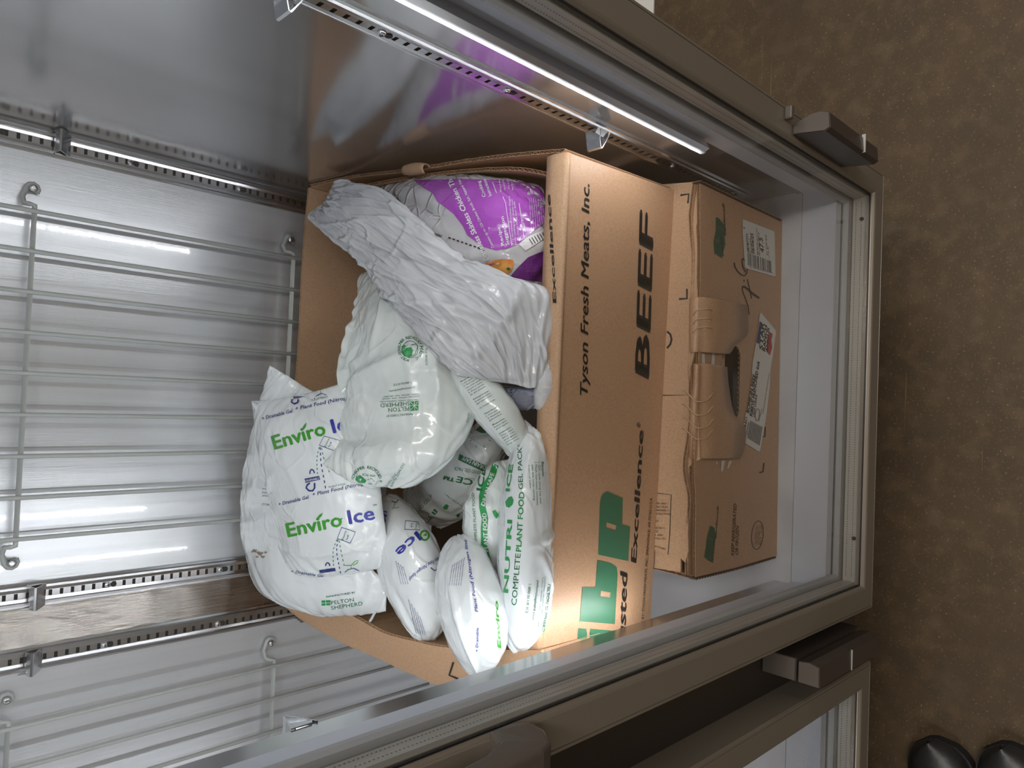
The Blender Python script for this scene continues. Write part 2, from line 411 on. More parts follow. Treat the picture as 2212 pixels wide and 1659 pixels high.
mb = MB(); mb.box((XL-.02, YF, ZF-.02), (XL, .4915, ZT)); mb.build('frame_reveal', 'white_frame', FZ)
# coved joint between side panel and pan, right side
mb = MB(); mb.prism([(XR, .50, ZF), (XR-.006, .50, ZF), (XR-.0018, .50, ZF+.0018), (XR, .50, ZF+.006)], (0, YB-.51, 0)); mb.build('corner_bead', 'pan', FZ)
# centre mullion between the two door openings
MU = [(-.391, .491), (-.391, YF), (-.265, YF), (-.2585, .491)]
mb = MB(); mb.prism([(x, y, ZF-.0015) for x, y in [(-.3975, .4905), (-.4015, YF), (-.2545, YF), (-.2585, .4905)]], (0, 0, ZT-ZF)); mb.build('mullion', 'white_frame', FZ)
mb = MB(); mb.box((-.3945, .491, ZF), (-.2615, .517, ZT)); mb.build('mullion_back', 'mirror', FZ)
mb = MB(); mb.box((-.372, .4385, ZF-.1), (-.284, YF+.002, ZT)); mb.build('mullion_cover', 'bronze_dark', FZ)

def frame(mbs, x0, x1, z0, z1, prof):
    """four mitred members; prof = (inset, y) list, closed"""
    for side in range(4):
        mb = MB(); a = []; b = []
        for d, y in prof:
            c = [(x0+d, y, z0+d), (x1-d, y, z0+d), (x1-d, y, z1-d), (x0+d, y, z1-d)]
            a.append(c[side]); b.append(c[(side+1) % 4])
        va = [mb.bm.verts.new(p) for p in a]; vb = [mb.bm.verts.new(p) for p in b]; n = len(va)
        for i in range(n): mb.bm.faces.new((va[i], va[(i+1) % n], vb[(i+1) % n], vb[i]))
        mb.bm.faces.new(va[::-1]); mb.bm.faces.new(vb)
        mbs(side, mb)
PROF = [(0, .441), (0, .3985), (.0015, .396), (.0042, .3958), (.0048, .3972), (.0054, .3958), (.033, .396), (.0352, .3972), (.0372, .4002), (.038, .4045), (.038, .429), (.036, .441)]
def door(x0, x1, hinge_right=True):
    d = thing('door', (0, 0, 0), None, None); d.parent = FZ; d.location = -V(FZ.location)
    d['dummy'] = 1; del d['dummy']
    return d
def add_door(x0, x1):
    z0, z1 = .335, 1.98
    gu = MB(); gu.box((x0+.038, .4035, z0+.038), (x1-.038, .4065, z1-.038))
    dr = gu.build('door', 'glass', FZ, fix=True)          # the door; its frame, panes and handle hang under it
    dr['label'] = 'closed glass door in a dark bronze frame'
    frame(lambda s, mb: mb.build('frame_rail' if s in (0, 2) else 'frame_stile', 'bronze', dr), x0, x1, z0, z1, PROF)
    mb = MB(); mb.box((x0+.039, .4255, z0+.039), (x1-.039, .4285, z1-.039)); mb.build('inner_pane', 'glass', dr)
    frame(lambda s, mb: mb.build('pane_spacer', 'spacer', dr), x0, x1, z0, z1, [(.037, .4075), (.0425, .4075), (.0425, .4250), (.037, .4250)])
    frame(lambda s, mb: mb.build('pane_seal', 'black', dr), x0, x1, z0, z1, [(.0375, .4015), (.0392, .4015), (.0392, .4034), (.0375, .4034)])
    frame(lambda s, mb: mb.build('gasket', 'gasket', dr), x0, x1, z0, z1, [(.030, .4295), (.047, .4295), (.050, .432), (.050, .4365), (.047, .4392), (.030, .4392)])
    mb = MB()                                             # punched breather dots of the spacer, two rows
    for y in (.4125, .4205):
        x = x0+.05
        while x < x1-.05:
            mb.face([(x, y-.0005, z0+.0428), (x+.0014, y-.0005, z0+.0428), (x+.0014, y+.0005, z0+.0428), (x, y+.0005, z0+.0428)]); x += .0036
        z = z0+.05
        while z < 1.35:
            for xx in (x0+.0428, x1-.0428):
                mb.face([(xx, y-.0004, z), (xx, y-.0004, z+.0014), (xx, y+.0004, z+.0014), (xx, y+.0004, z)])
            z += .0036
    tag(mb.build('spacer_perforation', 'bronze_dark', dr, fix=False), kind='stuff')
    return dr
D1 = add_door(-.2885, .3712)
D2 = add_door(-1.0272, -.3675)
# screws in the spacer of the right-hand door
for px, py in ((1862, 473), (1845, 1163)):
    mb = MB(); c = atZ(px, py, .3785); mb.tube([c, c+V((0, 0, .002))], .0028, 10); mb.build('spacer_rivet', 'dark', D1)
# hinge housings
def hingebox(parent, x0, x1, y0, y1, z0, z1, m='hinge', n='hinge_cover'):
    mb = MB(); pl = [(x0, y1), (x0, y0+.004), (x0+.003, y0), (x1-.012, y0), (x1, y0+.014), (x1, y1)]
    mb.prism([(x, y, z0) for x, y in pl], (0, 0, z1-z0)); o = mb.build(n, m, parent); return o
def hbody(parent, pl, z0, z1, cap=True):
    mb = MB(); mb.prism([(x, y, z0) for x, y in pl], (0, 0, z1-z0)); mb.build('hinge_cover', 'hinge', parent)
    if cap:
        cx = sum(p[0] for p in pl)/len(pl); cy = sum(p[1] for p in pl)/len(pl)
        mb = MB(); mb.prism([(cx+(x-cx)*.95, cy+(y-cy)*.95, z1) for x, y in pl], (0, 0, .002)); mb.build('hinge_cap', 'handle', parent)
hbody(D1, [(.341, .3957), (.336, .356), (.339, .350), (.357, .3515), (.361, .362), (.361, .372), (.353, .3957)], .495, .65)
mb = MB(); mb.box((.3378, .3485, .5435), (.3612, .353, .5455)); mb.build('hinge_seam', 'spacer', D1)
mb = MB(); mb.box((.352, .386, .668), (.368, .3957, .676), .002); mb.build('hinge_cap', 'handle', D1)
# hinge of the left-hand door, in the gap
hbody(D2, [(-.334, .3905), (-.334, .364), (-.309, .3645), (-.306, .377), (-.308, .3905)], .40, .60)
hbody(D2, [(-.334, .438), (-.334, .3935), (-.3055, .3935), (-.3055, .438)], .39, .60)
mb = MB(); mb.box((-.3345, .3632, .4985), (-.3085, .3655, .5005)); mb.build('hinge_seam', 'spacer', D2)
# pull handle on the left stile of the right-hand door: curved grip that starts at its lower foot
def handle(parent, x):
    mb = MB(); bm = bmesh.new(); out = [(.397, 1.098), (.388, 1.086), (.372, 1.086), (.360, 1.092), (.355, 1.106), (.352, 1.16), (.351, 1.45), (.355, 1.66), (.364, 1.70), (.397, 1.71)]
    inn = [(.397, 1.69), (.374, 1.672), (.368, 1.64), (.366, 1.45), (.367, 1.19), (.371, 1.15), (.380, 1.128), (.397, 1.122)]
    pl = out+inn; a_ = [bm.verts.new((x-.015+(.004 if i in (3, 4, 5, 6, 7) else 0), y, z)) for i, (y, z) in enumerate(pl)]; b_ = [bm.verts.new((x+.015-(.004 if i in (3, 4, 5, 6, 7) else 0), y, z)) for i, (y, z) in enumerate(pl)]; n = len(pl)
    for vs, rv in ((a_, 1), (b_, 0)):
        # side outline as quads between outer and inner run
        o_ = vs[:10]; i_ = vs[10:][::-1]; o_s = [o_[0], o_[3], o_[4], o_[5], o_[6], o_[7], o_[8], o_[9]]
        bm.faces.new([o_[0], o_[1], o_[2], o_[3], i_[1], i_[0]])
        for k in range(1, 7): bm.faces.new([o_s[k], o_s[k+1], i_[k+1], i_[k]])
    for i in range(n): bm.faces.new((a_[i], a_[(i+1) % n], b_[(i+1) % n], b_[i]))
    bmesh.ops.recalc_face_normals(bm, faces=bm.faces[:])
    mb.merge(bm); o = mb.build('handle', 'handle', parent); bv = o.modifiers.new('bevel', 'BEVEL'); bv.width = .003; bv.segments = 3
    mb = MB(); mb.box((x-.0165, .3935, 1.10), (x+.0100, .396, 1.75), .001); mb.build('handle_plate', 'bronze', parent)
handle(D1, -.262)

# pilaster standards with real slots
def standard(x=None, y=None, z0=ZF+.0, z1=ZT, wall='back', screws=(), O=.0075):
    """wall 'back': strip on the back wall centred on x; 'side': on the right wall centred on y"""
    def P(a, o, z):      # a across the strip, o out of the wall
        return (x+a, YB-.0012-o, z) if wall == 'back' else (XR-o, y+a, z)
    mb = MB(); W = .0165
    prof = [(-W, 0), (-W, .002), (-.0135, .003), (-.0125, O), (-.0095, O), (-.0085, .0045), (-.0045, .004)]
    for s in (1, -1):
        pr = [(s*a, o) for a, o in prof]
        mb.grid([[P(a, o, z0) for a, o in pr], [P(a, o, z1) for a, o in pr]], smooth=False)
    k = .0132; z = z0; h = .0021
    nsl = int((z1-z0)/k)
    for i in range(nsl):
        za, zb, zc, zd = z0+i*k, z0+i*k+k/2-h, z0+i*k+k/2+h, z0+(i+1)*k
        b = .0040
        for (a0, a1, q0, q1) in ((-.0045, .0045, za, zb), (-.0045, .0045, zc, zd), (-.0045, -b, zb, zc), (b, .0045, zb, zc)):
            mb.face([P(a0, .004, q0), P(a1, .004, q0), P(a1, .004, q1), P(a0, .004, q1)])
    st = mb.build('shelf_standard', 'chrome', FZ, fix=False)
    mb = MB(); mb.face([P(-.0042, .0012, z0), P(.0042, .0012, z0), P(.0042, .0012, z1), P(-.0042, .0012, z1)]); mb.build('slot_recess', 'dark', st, fix=False)
    for zs in screws:
        mb = MB(); c = V(P(0, .004, zs)); d = V(P(0, 1, 0))-V(P(0, 0, 0))
        mb.tube([c, c+d*.0012, c+d*.0026, c+d*.0031], [.0046, .0044, .003, .001], 12); mb.build('screw', 'chrome', st)
        mb = MB(); u = V(P(1, 0, 0))-V(P(0, 0, 0)); q = c+d*.0032
        for r in ((u*.0024, V((0, 0, .0005))), (u*.0005, V((0, 0, .0024)))):
            mb.face([q-r[0]-r[1], q+r[0]-r[1], q+r[0]+r[1], q-r[0]+r[1]])
        mb.build('screw_recess', 'dark', st, fix=False)
        mb = MB(); c2 = V(P(0, .0044, zs-.0078)); mb.tube([c2, c2+d*.0003], .0040, 12); mb.build('keyhole', 'dark', st)
    return st
SCR = (.85, 1.0155, 1.178, 1.34)
standard(x=-.285, screws=SCR, z0=.45); standard(x=-.371, screws=SCR, z0=.875); standard(x=.3255, screws=SCR, z0=.45); standard(x=-.371-.613, screws=SCR, z0=.875)
standard(y=.570, wall='side', O=.0052, screws=(.482, .648, .8107, .9695, 1.1318, 1.29), z0=.45)
mb = MB(); mb.box((-.392, YB-.006, .862), (-.352, YB-.001, .874)); mb.box((-.392, YB-.016, .866), (-.389, YB-.001, .878)); mb.build('end_bracket', 'chrome', FZ)

# LED lights: lens tube with diodes
MT['led'] = mat('lit_led_diode', (1, 1, 1), .5); p = MT['led'].node_tree.nodes['Principled BSDF']
p.inputs['Emission Color'].default_value = (.925, .96, 1, 1); p.inputs['Emission Strength'].default_value = LED_STRENGTH
MT['lens'] = thin_glass('frosted_led_lens')
n = MT['lens'].node_tree.nodes; l = MT['lens'].node_tree.links
a_ = n.new('ShaderNodeBsdfTranslucent'); b_ = n.new('ShaderNodeMixShader'); b_.inputs[0].default_value = .35
prev = n['Material Output'].inputs[0].links[0].from_socket; l.new(prev, b_.inputs[1]); l.new(a_.outputs[0], b_.inputs[2]); l.new(b_.outputs[0], n['Material Output'].inputs[0])
def led(x, y, ang, zb=.676):
    """strip light standing in the corner, diodes facing direction ang (degrees, 90 = +Y)"""
    a = math.radians(ang); d = V((math.cos(a), math.sin(a), 0)); s = V((-d.y, d.x, 0)); c = V((x, y, 0))
    mb = MB(); pl = [c-s*.010-d*.004, c-s*.010+d*.003, c+s*.010+d*.003, c+s*.010-d*.004]
    mb.prism([p+V((0, 0, zb)) for p in pl], (0, 0, ZT-zb-.01)); t = mb.build('led_light', 'chrome', FZ)
    mb = MB(); z = zb+.012
    while z < ZT-.02:
        q = c+d*.0036+V((0, 0, z)); mb.face([q-s*.0016-V((0, 0, .0022)), q+s*.0016-V((0, 0, .0022)), q+s*.0016+V((0, 0, .0022)), q-s*.0016+V((0, 0, .0022))]); z += .0125
    tag(mb.build('diode', 'led', t, fix=False), kind='stuff')
    mb = MB(); rows = []
    for z in (zb, ZT-.01):
        rows.append([c+s*(.010*math.cos(t_))+d*(.003+.009*math.sin(t_))+V((0, 0, z)) for t_ in [math.pi*k/10 for k in range(11)]])
    mb.grid(rows); mb.build('lens', 'lens', t, fix=False)
    mb = MB(); mb.prism([c+s*(.0105*math.cos(t_))+d*(.003+.0095*math.sin(t_))+V((0, 0, zb-.002)) for t_ in [math.pi*k/10 for k in range(11)]], (0, 0, .002)); mb.build('end_cap', 'chrome', t)
led(.3345, .4865, 118, .704); led(-.279, .525, 66, .69); led(-.376, .524, 118); led(XL+.012, .5035, 62)

# wire guards hooked on the back wall
def guard(xs, zc, hooks, label, group):
    t = thing('wire_rack', (sum(xs)/len(xs), YB-.02, .86), label, 'wire rack', group)
    y = YB-.022
    for x in xs:
        mb = MB(); mb.tube([(x, y-.0035, .60), (x, y-.0035, 1.72)], .0031, 8); mb.build('wire', 'wire', t)
    for z in zc:
        mb = MB(); a, b = hooks
        def hk(x, s):
            # S-shaped end that wraps the fixing screw
            L = [(x-s*.012, y, z), (x-s*.001, y, z), (x, y, z+.006), (x-s*.002+s*.003, y+.006, z+.011), (x+s*.012, y+.014, z+.012), (x+s*.022, y+.015, z+.008)]
            k = [(x+s*.0235+.0068*s*math.sin(u)*1, y+.015, z+.001+.0068*math.cos(u)) for u in [math.radians(g) for g in (20, 60, 100, 140, 180, 220)]]
            return L + k
        L = hk(a, -1)[::-1]; R_ = hk(b, 1)
        mb.tube(L+[(a+.012, y, z)]+[(b-.012, y, z)]+R_, .0034, 8); mb.build('cross_rod', 'wire', t)
        for x in (a-.0235, b+.0235):
            mb = MB(); mb.tube([(x, YB, z+.001), (x, y+.008, z+.001)], .0030, 10); mb.tube([(x, y+.0095, z+.001), (x, y+.007, z+.001), (x, y+.0062, z+.001)], [.0052, .0048, .002], 12); mb.build('fixing_screw', 'chrome', t)
    return t
XS = [.226, .1728, .119, .0655, .012, -.0425, -.097, -.151, -.205]
G = 'wire racks hooked along the back wall'
guard(XS, (.9255, 1.295, 1.66), (-.215, .235), 'grey coated wire rack hooked on the back wall behind the white gel packs', G)
guard([2*XM-x for x in XS], (.9255, 1.292, 1.66), (2*XM-.235, 2*XM+.215), 'grey coated wire rack in the empty bay left of the two centre standards', G)

# shelf clips: a folded tongue with two legs
def clip(c, out, side, label, n='shelf_clip', L=.024, W=.021):
    c, out, side = V(c), V(out), V(side); up = V((0, 0, 1)); T = .0011
    mb = MB(); prof = [(0, .003), (L*.55, .0035), (L-.001, .001), (L, -.0015), (L-.0015, -.003), (L*.5, -.010), (0, -.017)]
    A = [c+out*o+up*u-side*W/2 for o, u in prof]; B = [p+side*W for p in A]
    inn = [(o-T*.9 if i in (3, 4) else o, u-T if i < 3 else u+T) for i, (o, u) in enumerate(prof)]
    A2 = [c+out*o+up*u-side*W/2 for o, u in inn]; B2 = [p+side*W for p in A2]
    a = [mb.bm.verts.new(p) for p in A]; b = [mb.bm.verts.new(p) for p in B]; a2 = [mb.bm.verts.new(p) for p in A2]; b2 = [mb.bm.verts.new(p) for p in B2]
    for i in range(len(A)-1):
        for q in ((a[i], a[i+1], b[i+1], b[i]), (a2[i], b2[i], b2[i+1], a2[i+1]), (a[i], a2[i], a2[i+1], a[i+1]), (b[i], b[i+1], b2[i+1], b2[i])): mb.bm.faces.new(q)
    t = thing(n, c, label, 'shelf clip', 'shelf clips on the standards')
    mb.build('tongue', 'chrome', t)
    mb = MB(); mb.prism([c+side*W*.5+out*0+up*.006, c+side*W*.5+out*.010+up*.004, c+side*W*.5+out*.004-up*.014, c+side*W*.5-up*.012], side*-.001); mb.build('hook_plate', 'chrome', t)
    mb = MB(); mb.prism([c-side*W*.5+out*0+up*.006, c-side*W*.5+out*.008+up*.012, c-side*W*.5+out*.010-up*.002, c-side*W*.5-up*.012], side*.001); mb.build('hook_plate', 'chrome', t)
clip((XR-.008, .563, .826), (-1, 0, 0), (0, 1, 0), 'bright folded shelf clip on the right front standard just above the open box')
clip((XR-.008, .563, 1.232), (-1, 0, 0), (0, 1, 0), 'bright folded shelf clip high on the right front standard, cut by the picture edge', W=.022)
clip((.326, YB-.0095, 1.272), (0, -1, 0), (1, 0, 0), 'shelf clip high in the right rear corner beside the end of the wire rack', W=.030)
clip((-.285, YB-.0095, 1.272), (0, -1, 0), (1, 0, 0), 'shelf clip on the back standard nearer the gel packs, right of the stainless strip', W=.030)
clip((-.371, YB-.0095, 1.272), (0, -1, 0), (1, 0, 0), 'shelf clip on the back standard left of the stainless strip, beside the empty bay', W=.030)
clip((-.268, .5175, 1.213), (0, 1, 0), (1, 0, 0), 'shelf clip behind the centre mullion, in front of the left wire rack', W=.016)
# ---------------------------------------------------------------- lower closed carton on the floor pan
LT = .645                                     # its top
def line3(*p): return [V(q) for q in p]
LFR, LFL = V((.3035, .523, ZF)), V((-.2235, .515, ZF))       # front bottom corners
LD = V((.012, .50, 0))                                       # depth direction
LBX = thing('cardboard_box', (.04, .75, ZF), 'closed meat carton with torn handle slot and white stickers, under the open carton', 'box')
up = V((0, 0, 1)); H_ = V((0, 0, LT-ZF-.001)); t_ = V((0, .0, 0))
nrm = V((LFR.y-LFL.y, -(LFR.x-LFL.x), 0)).normalized()       # outward normal of the front face
PF = (LFR - nrm*0, nrm)                                      # plane of the front face
def fr(px, py): return onplane(px, py, *PF)
# front panel, bowed top edge where the flutes show; handle slot is a real hole
top_edge = [fr(1512, 396), fr(1512, 470), fr(1513, 560), fr(1512, 640), fr(1509, 780), fr(1505, 900), fr(1500, 1010), fr(1503, 1080), fr(1502, 1160), fr(1502, 1246)]
mb = MB(); bm = mb.bm
hole = [fr(x, y) for x, y in [(1555, 790), (1562, 762), (1572, 748), (1584, 744), (1595, 751), (1600, 768), (1599, 800), (1598, 850), (1597, 890), (1590, 908), (1583, 908), (1573, 893), (1566, 862), (1559, 820)]]
outer = [fr(1690, 480), fr(1683, 840), fr(1678, 1200), fr(1590, 1226), fr(1502, 1247)] + [cr(top_edge[::-1], 40)[i] for i in range(1, 40)] + [fr(1600, 438)]
E_ = []
for q in (outer, hole):
    vs = [bm.verts.new(p) for p in q]; E_ += [bm.edges.new((vs[i], vs[(i+1) % len(vs)])) for i in range(len(vs))]
bmesh.ops.triangle_fill(bm, edges=E_, use_beauty=True)
g = bmesh.ops.extrude_face_region(bm, geom=bm.faces[:]); bmesh.ops.translate(bm, verts=[v for v in g['geom'] if isinstance(v, bmesh.types.BMVert)], vec=-nrm*.0006)
mb.build('front_panel', 'kraft_gloss', LBX)
# fluting behind the outer liner, seen along the top edge and around the slot
def flute(parent, pts, d, depth, T=.004, name='fluting', m='kraft_edge', period=.007, inset=.0004):
    L_ = sum((b-a).length for a, b in zip(pts, pts[1:])); n = int(L_/period*2)+1; q = cr(pts, n)
    mb = MB(); mb.grid([[q[i]+d*(inset+(T-2*inset)*(i % 2)) for i in range(n)], [q[i]+d*(inset+(T-2*inset)*(i % 2))+depth for i in range(n)]], smooth=False)
    mb.build(name, m, parent, fix=False)
nin = -nrm
flute(LBX, [p+V((0, 0, -.0006)) for p in top_edge], nin, V((0, 0, -.012)))
mb = MB(); q = cr(top_edge, 60); mb.grid([[p+nin*.0042 for p in q], [p+nin*.0042-up*.03 for p in q]], smooth=False); mb.grid([[p+nin*.0047 for p in q], [p+nin*.0047-up*.03 for p in q]], smooth=False); mb.build('inner_liner', 'kraft', LBX, fix=False)
hl = [p+nin*.0006 for p in hole[3:11]]
flute(LBX, hl, nin, V((0, 0, -.004)), name='slot_fluting')
# second inner panel just behind (minor flap), then the dark inside
te2 = [p+nin*(.007+.006*math.sin(i*1.3)**2)+up*.001 for i, p in enumerate(top_edge)]
te2 = [p for p in te2]
board('inner_flap', te2, [p-up*.06 for p in te2], LBX, side=-1, rag=.001)
# black sheet painting the shade behind the slot, then two inner folds
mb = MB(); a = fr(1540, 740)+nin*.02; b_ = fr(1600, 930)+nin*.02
mb.prism([a, fr(1610, 740)+nin*.02, fr(1610, 930)+nin*.02, b_-up*0+V((0, 0, .03))], nin*.004); mb.build('slot_shade_sheet', 'dark', LBX)
mb = MB(); 
mb.tube(cr([fr(1574, 760)+nin*.012, fr(1576, 790)+nin*.014, fr(1572, 812)+nin*.012], 10), .006, 8); mb.build('inner_fold', 'kraft', LBX)
mb = MB(); mb.tube(cr([fr(1578, 838)+nin*.011, fr(1582, 870)+nin*.012, fr(1586, 900)+nin*.010], 12), .0045, 8); mb.build('inner_fold', 'kraft', LBX)
# sides and back
def wallp(name, a, b, h, m='kraft'):
    board(name, [a+up*h, b+up*h], [a, b], LBX, m, side=1, period=.012)
board('side_panel', [LFR+up*.232+V((0, .008, 0)), LFR+LD+up*.232], [LFR+V((0, .008, 0)), LFR+LD], LBX, side=-1, period=.012)
board('side_panel', [LFL+up*.232+V((0, .008, 0)), LFL+LD+up*.232], [LFL+V((0, .008, 0)), LFL+LD], LBX, side=1, period=.012)
board('back_panel', [LFR+LD+up*.232, LFL+LD+up*.232], [LFR+LD, LFL+LD], LBX, side=-1, period=.012)
# black strip painting the shade between top flap and front panel at both ends
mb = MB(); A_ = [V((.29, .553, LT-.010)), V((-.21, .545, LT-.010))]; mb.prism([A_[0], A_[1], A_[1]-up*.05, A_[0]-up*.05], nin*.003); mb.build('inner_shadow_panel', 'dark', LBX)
# top flaps: the tongue in the middle folds over the front edge
def top(px, py, z=LT): return atZ(px, py, z)
mb = MB(); bm = mb.bm
TP = [(1433, 398), (1509, 392), (1505, 420), (1510, 455), (1504, 490), (1507, 540), (1505, 600), (1507, 640), (1512, 650)]
TPb = [(1500, 760), (1498, 770), (1491, 800), (1487, 853), (1435, 853)]
TPc = [(1432, 1190), (1470, 1205), (1480, 1216), (1483, 1204), (1487, 1190), (1485, 1120), (1486, 1060), (1488, 1010), (1493, 1003), (1512, 992), (1508, 900), (1505, 860), (1500, 853), (1434, 853)]
def slab(name, pts, z, T, m, parent, label=None):
    mb = MB(); bm = mb.bm; vs = [bm.verts.new(top(x, y, z)) for x, y in pts]
    E_ = [bm.edges.new((vs[i], vs[(i+1) % len(vs)])) for i in range(len(vs))]; bmesh.ops.triangle_fill(bm, edges=E_, use_beauty=True)
    g = bmesh.ops.extrude_face_region(bm, geom=bm.faces[:]); bmesh.ops.translate(bm, verts=[v for v in g['geom'] if isinstance(v, bmesh.types.BMVert)], vec=(0, 0, -T))
    return mb.build(name, m, parent)
back_r, back_l = (960, 470), (960, 1150)
slab('top_flap', [(1150, 450)] + TP + TPb + [(1150, 853)], LT, .0045, 'kraft', LBX)
slab('top_flap', [(1150, 855)] + [(1435, 855)] + TPc[::-1][1:] + [(1150, 1180)], LT-.0005, .0045, 'kraft', LBX)
slab('under_flap', [(1200, 430), (1440, 404), (1486, 400), (1488, 460), (1495, 520), (1495, 1000), (1474, 1014), (1470, 1236), (1400, 1225), (1200, 1190)], LT-.0075, .004, 'kraft', LBX)
def ragged_edge(pts, z, name='torn_edge'):
    q = [top(x, y, z) for x, y in pts]; flute(LBX, q, V((0, 0, -1)), V((0, .006, 0)), T=.0048, name=name)
ragged_edge([(1509, 393), (1505, 420), (1510, 455), (1504, 490), (1507, 540), (1505, 600), (1507, 640)], LT)
ragged_edge([(1484, 1204), (1485, 1120), (1486, 1060), (1489, 1010)], LT)
ragged_edge([(1498, 770), (1491, 800), (1488, 850)], LT)
# folded tongue over the front: curved crease then flat against the front face
def tongue(name, cols, T=.0042, m='kraft_gloss'):
    """cols = list of (y_px, x_top, x_crease, x_bottom)"""
    mb = MB(); P = []
    for (y, xt, xc, xb, yb) in cols:
        a = top(xt, y, LT+.0012); c1 = fr(xc, y)+nrm*.0055+V((0, 0, 0)); b = fr(xb, yb)+nrm*.0048
        P.append([a, a.lerp(V((c1.x, c1.y, LT+.0012)), .6), V((c1.x, c1.y+.008, LT+.0008)), V((c1.x, c1.y+.001, LT-.006)), c1.lerp(b, .25)+nrm*.001, c1.lerp(b, .6), b])
    n = len(P); P = [cr([P[i][k] for i in range(n)], 40) for k in range(7)]
    P2 = [[p + (-nrm if k > 2 else -up)*0 for p in row] for k, row in enumerate(P)]
    vs = mb.grid(P, smooth=True); o = mb.build(name, m, LBX, fix=True)
    sm = o.modifiers.new('thick', 'SOLIDIFY'); sm.thickness = .0035; sm.offset = 0
    return o
tongue('handle_tongue', [(645, 1490, 1524, 1604, 660), (680, 1490, 1522, 1607, 690), (722, 1490, 1520, 1606, 722), (742, 1490, 1520, 1584, 742), (762, 1491, 1519, 1568, 765)])
tongue('handle_tongue', [(786, 1500, 1519, 1562, 793), (830, 1498, 1517, 1566, 838), (880, 1492, 1515, 1577, 893), (925, 1490, 1514, 1601, 925), (960, 1490, 1513, 1600, 965), (990, 1490, 1511, 1590, 990)])
# tape remains inside the window of the tongue
S = Surf(plane=(PF[0]+nrm*.0006, nrm), off=.0002, parent=LBX)
for a, b in (((1516, 764), (1521, 786)), ((1538, 757), (1541, 788))): S.poly([(a[0], a[1]), (a[0]+6, a[1]), (b[0]+2, b[1]), (b[0]-5, b[1])], 'paper', 'tape_shred')
for q in ([(1558, 995), (1566, 995), (1561, 1018), (1557, 1018)], [(1575, 995), (1581, 995), (1573, 1012), (1570, 1012)], [(1546, 996), (1548, 996), (1551, 1003), (1548, 1003)]): S.poly(q, 'paper', 'glue_streak')
# raised chevron cuts on the crease
for k, (cx_, cy_) in enumerate([(1507, 868), (1506, 897), (1507, 925), (1505, 949)]):
    pts = [(cx_-32, cy_-24), (cx_-26, cy_-24), (cx_-16, cy_-13), (cx_-4, cy_-2), (cx_+3, cy_), (cx_+10, cy_-4), (cx_+22, cy_-18), (cx_+28, cy_-21)]
    q = [(top(x, y, LT+.0032) if x < cx_+6 else fr(x, y)+nrm*.0075) for x, y in pts]
    mb = MB(); mb.tube(cr(q, 20), .0009, 5); mb.build('chevron_score', 'kraft_edge', LBX)
for (cy_) in (672, 692, 711):
    q = [top(1497, cy_+8, LT+.003), top(1505, cy_-2, LT+.0032), fr(1518, cy_-4)+nrm*.0075, fr(1528, cy_)+nrm*.007]
    mb = MB(); mb.tube(cr(q, 14), .0009, 5); mb.build('chevron_score', 'kraft_edge', LBX)
flute(LBX, [fr(1513, 395), fr(1600, 436), fr(1690, 479)], V((1, 0, 0)), nin*.012, T=.0035, name='edge_fluting', m='kraft_dark')
flute(LBX, [fr(1503, 1249), fr(1590, 1228), fr(1677, 1202)], V((-1, 0, 0)), nin*.012, T=.0035, name='edge_fluting', m='kraft_dark')
mb = MB(); q = cr([fr(1600, 438), fr(1690, 479)], 2); mb.prism([fr(1513, 396)+V((.0036, 0, 0)), fr(1690, 480)+V((.0036, 0, 0)), fr(1690, 480)+V((.0042, 0, 0)), fr(1513, 396)+V((.0042, 0, 0))], nin*.014); mb.build('edge_liner', 'kraft', LBX)
# print on the front
S = Surf(plane=(PF[0]+nrm*.0002, nrm), off=.0002, parent=LBX)
S.poly([(1546, 470), (1551, 470), (1562, 482), (1568, 497), (1565, 512), (1567, 528), (1562, 543), (1560, 558), (1543, 547), (1541, 524), (1546, 497)], 'ink_green', 'green_emblem')
S.stroke([(1550, 487), (1566, 502)], 1.4, 'kraft', 'emblem_gap'); S.stroke([(1545, 517), (1565, 532)], 1.4, 'kraft', 'emblem_gap'); S.stroke([(1549, 538), (1553, 512)], 1, 'kraft', 'emblem_gap')
S.text('Trusted', (1564.5, 557), (1559, 511), (-6, -3), 'ink', .02, .2); S.text('Excellence®', (1568, 510), (1565, 441), (-5, -3), 'ink', .02, .2)
lab = [(1604, 474), (1606, 474), (1670, 499), (1673, 503), (1675, 596), (1672, 597), (1612, 580), (1609, 577), (1604, 500)]
S2 = Surf(plane=(PF[0]+nrm*.0008, nrm), off=.0002, parent=LBX); o = S2.poly(lab, 'paper', 'shipping_label')
S3 = Surf(plane=(PF[0]+nrm*.0014, nrm), off=.0001, parent=o); ORG[o] = origin(LBX)
S3.text('4', (1610, 496), (1609, 491), (-4, -1.5)); S3.text('08787771', (1619, 546), (1616, 506), (-5, -2), bold=.015)
S3.text('06/06/25', (1630, 549), (1627, 505), (-6.5, -2.5), bold=.015); S3.text('47.5', (1651, 547), (1647, 514), (-9, -3), bold=.01)
S3.text('21 CW KG', (1659, 552), (1656, 508), (-3.5, -1.4)); S3.text('PROD DATE', (1624, 548), (1622, 515), (-2.5, -1)); S3.text('IBP ESTAB #218 LWT', (1638, 551), (1636, 493), (-2.5, -1)); S3.text('NET WEIGHT LB', (1642, 553), (1640, 503), (-2.5, -1)); S3.text('CODE 48', (1663, 560), (1660, 534), (-2, -1))
seg = []; random.seed(3); x = 0
while x < 50:
    w_ = random.choice([1, 1, 1.6, 2.4]); seg.append((1616+x, 546+x*.36, 1617+x, 573+x*.32)); x += w_+random.choice([1.2, 1.6, 2.2])
S3.lines(seg, 1.3, 'barcode', 'barcode'); S3.text('(01) 90027182 0878 7710 47 5', (1619, 577), (1669, 591), 2.5)
